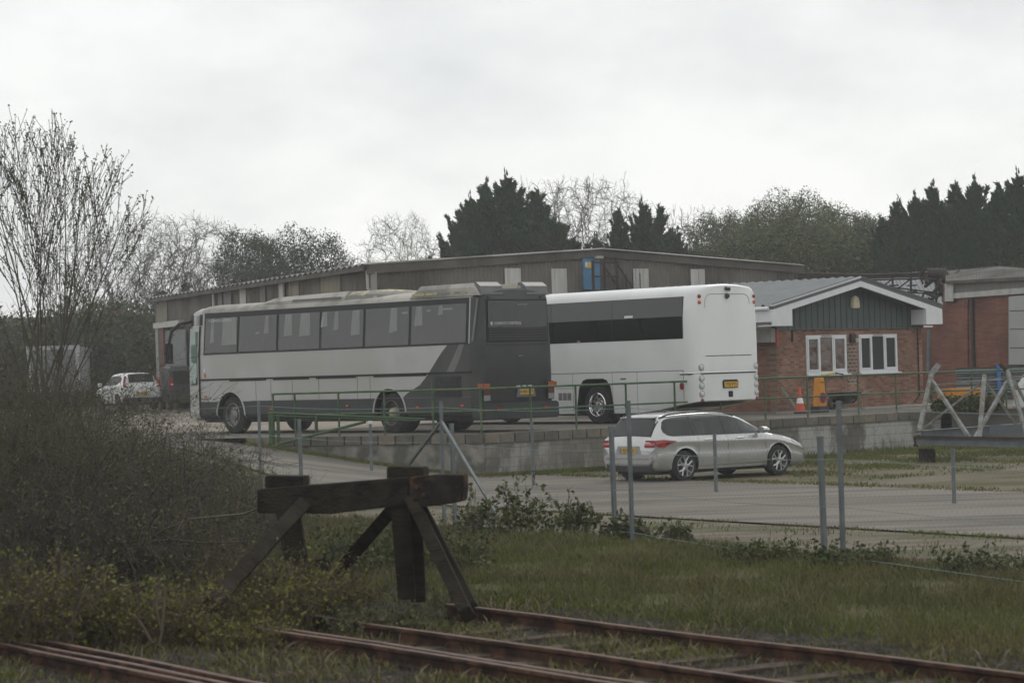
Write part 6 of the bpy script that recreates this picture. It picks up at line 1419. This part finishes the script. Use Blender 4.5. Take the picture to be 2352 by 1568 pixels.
# bushes farther back beyond the cars
for i,(px,D,tp,rx,lm,lb) in enumerate(((235,140,730,5.0,'spring','bushy hedge tree behind the far white car, left part'),(310,138,716,4.5,'bramble','bushy hedge tree behind the far white car, right part'),(150,135,740,5,'bramble','hedge bush in front of the lorry'),(60,134,735,5,'olive','hedge bush at the far left edge'),(265,145,712,2.4,'ivy','rounded dark ivy bush under the pale trunked oak'))):
    p=atY(px,900,D); top=atY(px,tp,D).z; o=bush('hedge_bush',lb,'bush',(p.x,D,1.2),200+i,rx,2,(top-1.2),500,11000,'olive' if lm=='spring' else lm,.15,'hedge bushes beyond the yard',arch=.25,sub=3,stemr=.03,upr=1.3)
# yellowing shrubs in the foreground
ys_=[(25,22.2,1270,.75,260,3600,'yellow green shrub at the left picture edge above the three rails'),(170,22.8,1330,.7,240,3200,'low yellow green shrub between the left edge and the pale dead stalk'),(330,22.6,1350,.7,240,3400,'low yellow green shrub around the pale dead stalk'),(650,24.9,1275,.45,220,3000,'yellow green shrub growing up the left leg of the buffer stop'),(745,24.6,1300,.45,220,3000,'yellow green shrub under the middle of the buffer beam'),(560,22.3,1425,.45,160,2200,'yellow green shrub hiding the end of the doubled rails'),(860,23.0,1385,.5,160,1700,'dark low shrub at the foot of the upright buffer posts'),(440,24.6,1330,.5,200,2600,'yellow green shrub just left of the buffer stop leg'),(675,23.4,1275,.28,90,1500,'yellowing weeds climbing in front of the left leg of the buffer stop'),(590,23.3,1330,.3,90,1300,'small yellowing weeds at the low end of the left raking leg')]
for i,(px,D,tp,rx,ns,nl,lb) in enumerate(ys_):
    p=atY(px,1300,D); z0=.1; top=atY(px,tp,D).z; bush('yellowing_shrub',lb,'shrub',(p.x,D,z0),300+i,rx,.5,(top-z0),ns,nl,'yleaf' if i!=6 else 'bramble',.022,'yellowing shrubs by the rails',arch=.35,sub=3,stemr=.005,upr=1.1,twig='deadcane')
# bramble sprays right of the buffer stop
br=[(1090,36,1130,.5,16,420,'bramble spray just right of the buffer beam behind the slanting brace'),(1190,36.5,1105,.8,26,800,'tallest bramble spray arching right of the slanting brace'),(1320,35.2,1150,.8,22,650,'bramble spray reaching toward the pair of fence posts'),(1450,34.5,1185,.7,26,700,'bramble at the foot of the pair of fence posts'),(1560,33.5,1205,.6,24,520,'low bramble just right of the pair of fence posts')]
for i,(px,D,tp,rx,ns,nl,lb) in enumerate(br):
    p=atY(px,1200,D); z0=gz(p.x,D); top=atY(px,tp,D).z; bush('bramble_spray',lb,'bramble',(p.x,D,z0),400+i,rx,.4,(top-z0)*1.05,ns,nl,'bramble',.042,'bramble sprays by the fence',arch=.9,sub=2,stemr=.006,upr=1.1,twig='deadcane',root=.22)
for i,(px,D,tp,rx,lb) in enumerate(((1745,29.5,1262,.5,'low weeds around the foot of the two right fence posts'),(2300,27.2,1262,.8,'dark low shrub at the right picture edge on the bank'),(1960,28.4,1290,.5,'low weeds just right of the rightmost tall fence post'))):
    p=atY(px,1250,D); z0=gz(p.x,D); top=atY(px,tp,D).z; bush('low_weeds',lb,'weeds',(p.x,D,z0),450+i,rx,.5,max(.25,(top-z0)),90,1300,'bramble',.03,'weeds along the bank',arch=.4,sub=2,stemr=.004)
# hedge behind the lattice frame and green weeds along the wall foot
p=atY(2235,930,68.8); bush('low_hedge','dark green low hedge behind the lattice frame on top of the stained wall','hedge',(p.x,68.3+1.2,ZU),470,1.15,.35,.40,180,4200,'bramble',.05,arch=.12,sub=3,stemr=.008)
# weeds behind buffer
for i,(px,py,D,lb) in enumerate(((925,1180,40,'dark shrub clump behind the buffer stop uprights'),)):
    p=atY(px,py,30); bush('low_weeds',lb,'weeds',(p.x,30,gz(p.x,30)),480,1.2,.6,.7,160,2600,'bramble',.03,arch=.4,sub=2,stemr=.004)
# pale dead stalk and fallen canes
def stalk():
    o=empty('dead_stalk',atY(365,1490,22.0),0,'pale bare dead stalk standing above the three rails on the left','dead stalk'); O=Vector(o.location)
    m=MB(); 
    for pts in (((366,1480),(372,1450),(360,1400),(362,1360),(372,1330)),((350,1475),(330,1440),(320,1425)),((372,1450),(378,1380),(380,1350))):
        m.tube([atY(x,y,22.0)-O for x,y in pts],[.013,.012,.010,.009,.006][:len(pts)],6)
    m.build('stem',M['deadcane'],o,smooth=60)
    o=empty('fallen_branch',atY(330,1250,26),0,'pale forked fallen branch lying across the thicket left of the buffer stop','branch'); O=Vector(o.location)
    m=MB()
    for pts in (((330,1243),(400,1240),(470,1246),(580,1243)),((340,1240),(380,1215),(436,1192),(428,1165)),((330,1250),(352,1275),(395,1290),(410,1318)),((436,1192),(560,1180),(600,1165),(700,1150))):
        m.tube([atY(x,y,26-.2)-O for x,y in pts],[.014,.012,.009,.006],6)
    m.build('branch',M['deadcane'],o,smooth=60)
stalk()
# --- foreground shrub tree at the left (many ascending shoots with buds)
def shrubtree():
    rs=np.random.default_rng(77); D=41; b=atY(75,760,D); z0=gz(b.x,D); segs=[];bud=[]
    X_=lambda px:(px-1176)/FPX*D
    zx=[X_(-60),X_(60),X_(180),X_(215),X_(290),X_(345)]; zz=[atY(0,y,D).z for y in (300,275,285,400,345,470)]
    def shoot(p,v,ln,r,lv):
        n=8; jit=rs.uniform(-.25,.12)
        lim=lambda q: q[0]>X_(348) or q[2]>np.interp(q[0],zx,zz)+jit
        for k in range(n):
            v=v+rs.normal(size=3)*.045; v[2]+=.035; d=v/np.linalg.norm(v); q=p+d*ln/n
            if lim(q): break
            segs.append([*p,*q,max(.004,r*(1-.85*k/n)),max(.0035,r*(1-.85*(k+1)/n))])
            if rs.random()<(.26 if lv>0 else .08): bud.append(q)
            if lv<3 and k>=(2 if lv==0 else 1) and rs.random()<(.8 if lv<2 else .30):
                a=rs.normal(size=3); a-=d*a.dot(d); a/=np.linalg.norm(a); an=rs.uniform(.3,.7); e=d*math.cos(an)+a*math.sin(an); e[2]+=.22; shoot(q,e,ln*rs.uniform(.25,.75)*(1-.35*k/n),r*(1-.85*k/n)*.5,lv+1)
            p=q
        bud.append(p)
    # stems aimed at measured tips
    tips=[(5,330),(45,290),(75,300),(110,420),(165,285),(155,380),(285,345),(262,435),(225,520),(340,470),(60,400),(20,450),(130,480),(200,600),(235,560),(180,480),(-30,380),(-20,500),(90,520)]
    for i,(tx,ty) in enumerate(tips):
        bx=rs.uniform(20,170) if tx<200 else rs.uniform(90,190); p=np.array(atY(bx*.8,1000+rs.uniform(-30,40),D+rs.uniform(-.8,.8))); q=np.array(atY(tx,ty,D+rs.uniform(-1.3,1.3))); v=q-p; ln=np.linalg.norm(v); v=v/ln; v[2]-=.14; shoot(p,v,ln*1.0,.024*rs.uniform(.5,1.2),0)
    o=empty('shrub_tree',(b.x,D,z0),0,'bare many stemmed shrub tree with small buds reaching into the sky at the left edge','tree'); O=np.array([b.x,D,z0])
    S=np.array(segs); S[:,0:3]-=O; S[:,3:6]-=O; kz=1.0; S[:,2]*=kz; S[:,5]*=kz; V,F=tubes(S,4); bigmesh('stems',V,F,mat('shrub_bark',(.10,.088,.068),(.06,.052,.042),rough=.95,scale=2),parent=o)
    C=(np.array(bud)-O)*np.array([1,1,kz]); rs2=np.random.default_rng(5); C=np.repeat(C,2,0)+rs2.normal(size=(len(C)*2,3))*.012; LV,LF=leaves(C,.017,rs2,asp=.8); bigmesh('buds',LV,LF,M['olive'],parent=o)
    k=rs2.integers(0,len(C),9000); low=C[k]; low=low[(low[:,2]<2.3)]; LV,LF=leaves(low+rs2.normal(size=low.shape)*.09,.034,rs2); bigmesh('young_leaves',LV,LF,M['bramble'],parent=o)
shrubtree()

# --- grass on the bank (stuff)
def grass(name,u0,u1,w0,w1,n,hmin,hmax,mt,seed,lean=.5,wd=.008,dens=None,kind='stuff'):
    rs=np.random.default_rng(seed); u=rs.uniform(u0,u1,n); w_=rs.uniform(w0,w1,n)
    c=np.sin(u*2.1+w_*.7)*np.sin(w_*1.3-u*.6)+.6*np.sin(u*5.3)*np.sin(w_*4.1+1)+rs.normal(size=n)*.55
    keep=c>(dens if dens is not None else -.6); u=u[keep];w_=w_[keep];c=c[keep]; n=len(u)
    x=A0[0]+TN[0]*u+TD[0]*w_; y=A0[1]+TN[1]*u+TD[1]*w_; vis=(np.abs(x/y)<.235)&(y>13)
    x=x[vis];y=y[vis];c=c[vis]; n=len(x); z=np.array([hz(a,b) for a,b in zip(x,y)])
    h=rs.uniform(hmin,hmax,n)*(1+.35*np.clip(c,-1,1.5)); an=rs.uniform(0,2*np.pi,n); ln=h*rs.uniform(.1,lean*1.6,n); dx=np.cos(an)*ln;dy=np.sin(an)*ln; b=rs.uniform(0,np.pi,n); bx=np.cos(b)*wd;by=np.sin(b)*wd
    V=np.stack([np.stack([x-bx,y-by,z-.02],1),np.stack([x+bx,y+by,z-.02],1),np.stack([x+dx*.4+bx*.8,y+dy*.4+by*.8,z+h*.62],1),np.stack([x+dx*.4-bx*.8,y+dy*.4-by*.8,z+h*.62],1),np.stack([x+dx,y+dy,z+h],1)],1).reshape(-1,3)
    i=np.arange(n)[:,None]*5; F=np.concatenate([i+np.array([[0,1,2]]),i+np.array([[0,2,3]]),i+np.array([[3,2,4]])],0)
    o=bigmesh(name,V,F,M[mt]); o['kind']=kind; return o
grass('bank_grass',1.2,7.3,-34,16,220000,.03,.10,'grassA',1,wd=.006)
grass('dead_grass_stems',1.5,7.4,-34,16,80000,.04,.17,'grassD',2,lean=.9,wd=.003)
grass('verge_grass',7.2,11.5,-36,16,30000,.02,.06,'grassA',3,dens=.7)
grass('road_edge_grass',11.55,11.80,-40,16,9000,.02,.06,'grassA',13,dens=-.3)
grass('far_road_edge_grass',19.4,20.6,-50,10,16000,.02,.06,'grassA',14,dens=-.1,wd=.012)
grass('track_weeds',-5.5,1.4,-16,9,60000,.02,.085,'grassA',4,dens=.15,lean=.8,wd=.006)
grass('yellow_track_weeds',-5.5,1.4,-16,9,30000,.02,.08,'yleaf',7,dens=.6,lean=.9,wd=.008)
grass('ballast_litter',-5.5,1.6,-16,9,30000,.02,.09,'grassD',6,dens=.1,lean=1.2,wd=.010)
def patchgrass():
    rs=np.random.default_rng(9); V=[];F=[]
    n=80000; x=rs.uniform(6.0,17,n); y=rs.uniform(46,70,n)
    # distance in front of wall
    wy=np.where(x<11.8,59.1+(x+.72)*(11.1/12.52),70.2-(x-11.8)*.26); dd=wy-y; c=np.sin(x*1.7)*np.sin(y*1.1)+rs.normal(size=n)*.5
    keep=(dd>.02)&(dd<14)&(c>-.5+dd*.10); x=x[keep];y=y[keep];dd=dd[keep]; n=len(x); z=np.array([hz(a,b) for a,b in zip(x,y)]); h=rs.uniform(.03,.10,n)*(1+1.4*np.exp(-dd/1.0)); an=rs.uniform(0,6.28,n); b=rs.uniform(0,3.14,n); wd=.016
    V=np.stack([np.stack([x-np.cos(b)*wd,y-np.sin(b)*wd,z],1),np.stack([x+np.cos(b)*wd,y+np.sin(b)*wd,z],1),np.stack([x+np.cos(an)*h*.5,y+np.sin(an)*h*.5,z+h],1)],1).reshape(-1,3); F=np.arange(n)[:,None]*3+np.array([[0,1,2]])
    o=bigmesh('patch_grass',V,F,M['grassA']); o['kind']='stuff'
    # weeds at the wall foot on the left
    n=5000; t=rs.random(n); x=P0[0]+(P1[0]-P0[0])*t; y=P0[1]+(P1[1]-P0[1])*t-rs.exponential(.12,n)-.03; x2=P1[0]+(P2[0]-P1[0])*t*.45; y2=P1[1]+(P2[1]-P1[1])*t*.45-rs.exponential(.14,n)-.03
    x=np.concatenate([x,x2]);y=np.concatenate([y,y2]); n=len(x); z=np.array([hz(a,b) for a,b in zip(x,y)]); h=rs.uniform(.03,.14,n); an=rs.uniform(0,6.28,n); wd=.014
    V=np.stack([np.stack([x-wd,y,z],1),np.stack([x+wd,y,z],1),np.stack([x+np.cos(an)*h*.5,y+np.sin(an)*h*.5,z+h],1)],1).reshape(-1,3); F=np.arange(n)[:,None]*3+np.array([[0,1,2]])
    o=bigmesh('wall_foot_weeds',V,F,M['grassA']); o['kind']='stuff'
patchgrass()
def stones(name,u0,u1,w0,w1,n,smin,smax,mt,seed):
    rs=np.random.default_rng(seed); u=rs.uniform(u0,u1,n); w_=rs.uniform(w0,w1,n); x=A0[0]+TN[0]*u+TD[0]*w_; y=A0[1]+TN[1]*u+TD[1]*w_; k=(np.abs(x/y)<.235)&(y>13); x=x[k];y=y[k]; n=len(x)
    z=np.array([hz(a,b) for a,b in zip(x,y)]); s=rs.uniform(smin,smax,(n,1,1)); O=np.array([[1,0,0],[-.5,.87,0],[-.5,-.87,0],[0,0,.9],[0,0,-.4]])[None]*s*rs.uniform(.6,1.4,(n,5,1)); a=rs.uniform(0,6.28,n); c=np.cos(a)[:,None];q=np.sin(a)[:,None]
    V=np.stack([O[:,:,0]*c-O[:,:,1]*q,O[:,:,0]*q+O[:,:,1]*c,O[:,:,2]],2)+np.stack([x,y,z+.004],1)[:,None,:]; i=np.arange(n)[:,None]*5
    F=np.concatenate([i+np.array([[0,1,3]]),i+np.array([[1,2,3]]),i+np.array([[2,0,3]])],0); o=bigmesh(name,V.reshape(-1,3),F,mt); o['kind']='stuff'; return o
stones('ballast_stones',-6,1.8,-16,9,60000,.012,.035,mat('stone_grey',(.10,.09,.075),(.045,.04,.034),rough=.95,spec=.1,scale=6),31)
stones('verge_pebbles',7.4,11.6,-30,12,26000,.006,.02,mat('pebble',(.22,.195,.16),(.11,.1,.08),rough=.95,spec=.1,scale=6),32)
# --- haze: air with a little moisture over the whole scene
m=MB(); m.box(-160,160,-12,215,-1.2,45); hzb=m.build('haze',None or bpy.data.materials.new('haze')); hm=hzb.data.materials[0]; hm.use_nodes=True; hm.node_tree.nodes.clear()
oo=hm.node_tree.nodes.new('ShaderNodeOutputMaterial'); pv=hm.node_tree.nodes.new('ShaderNodeVolumePrincipled'); pv.inputs['Color'].default_value=(.93,.95,.96,1); pv.inputs['Density'].default_value=.0008; pv.inputs['Anisotropy'].default_value=.2
hm.node_tree.links.new(pv.outputs[0],oo.inputs['Volume']); hzb['kind']='stuff'
bpy.context.view_layer.update()
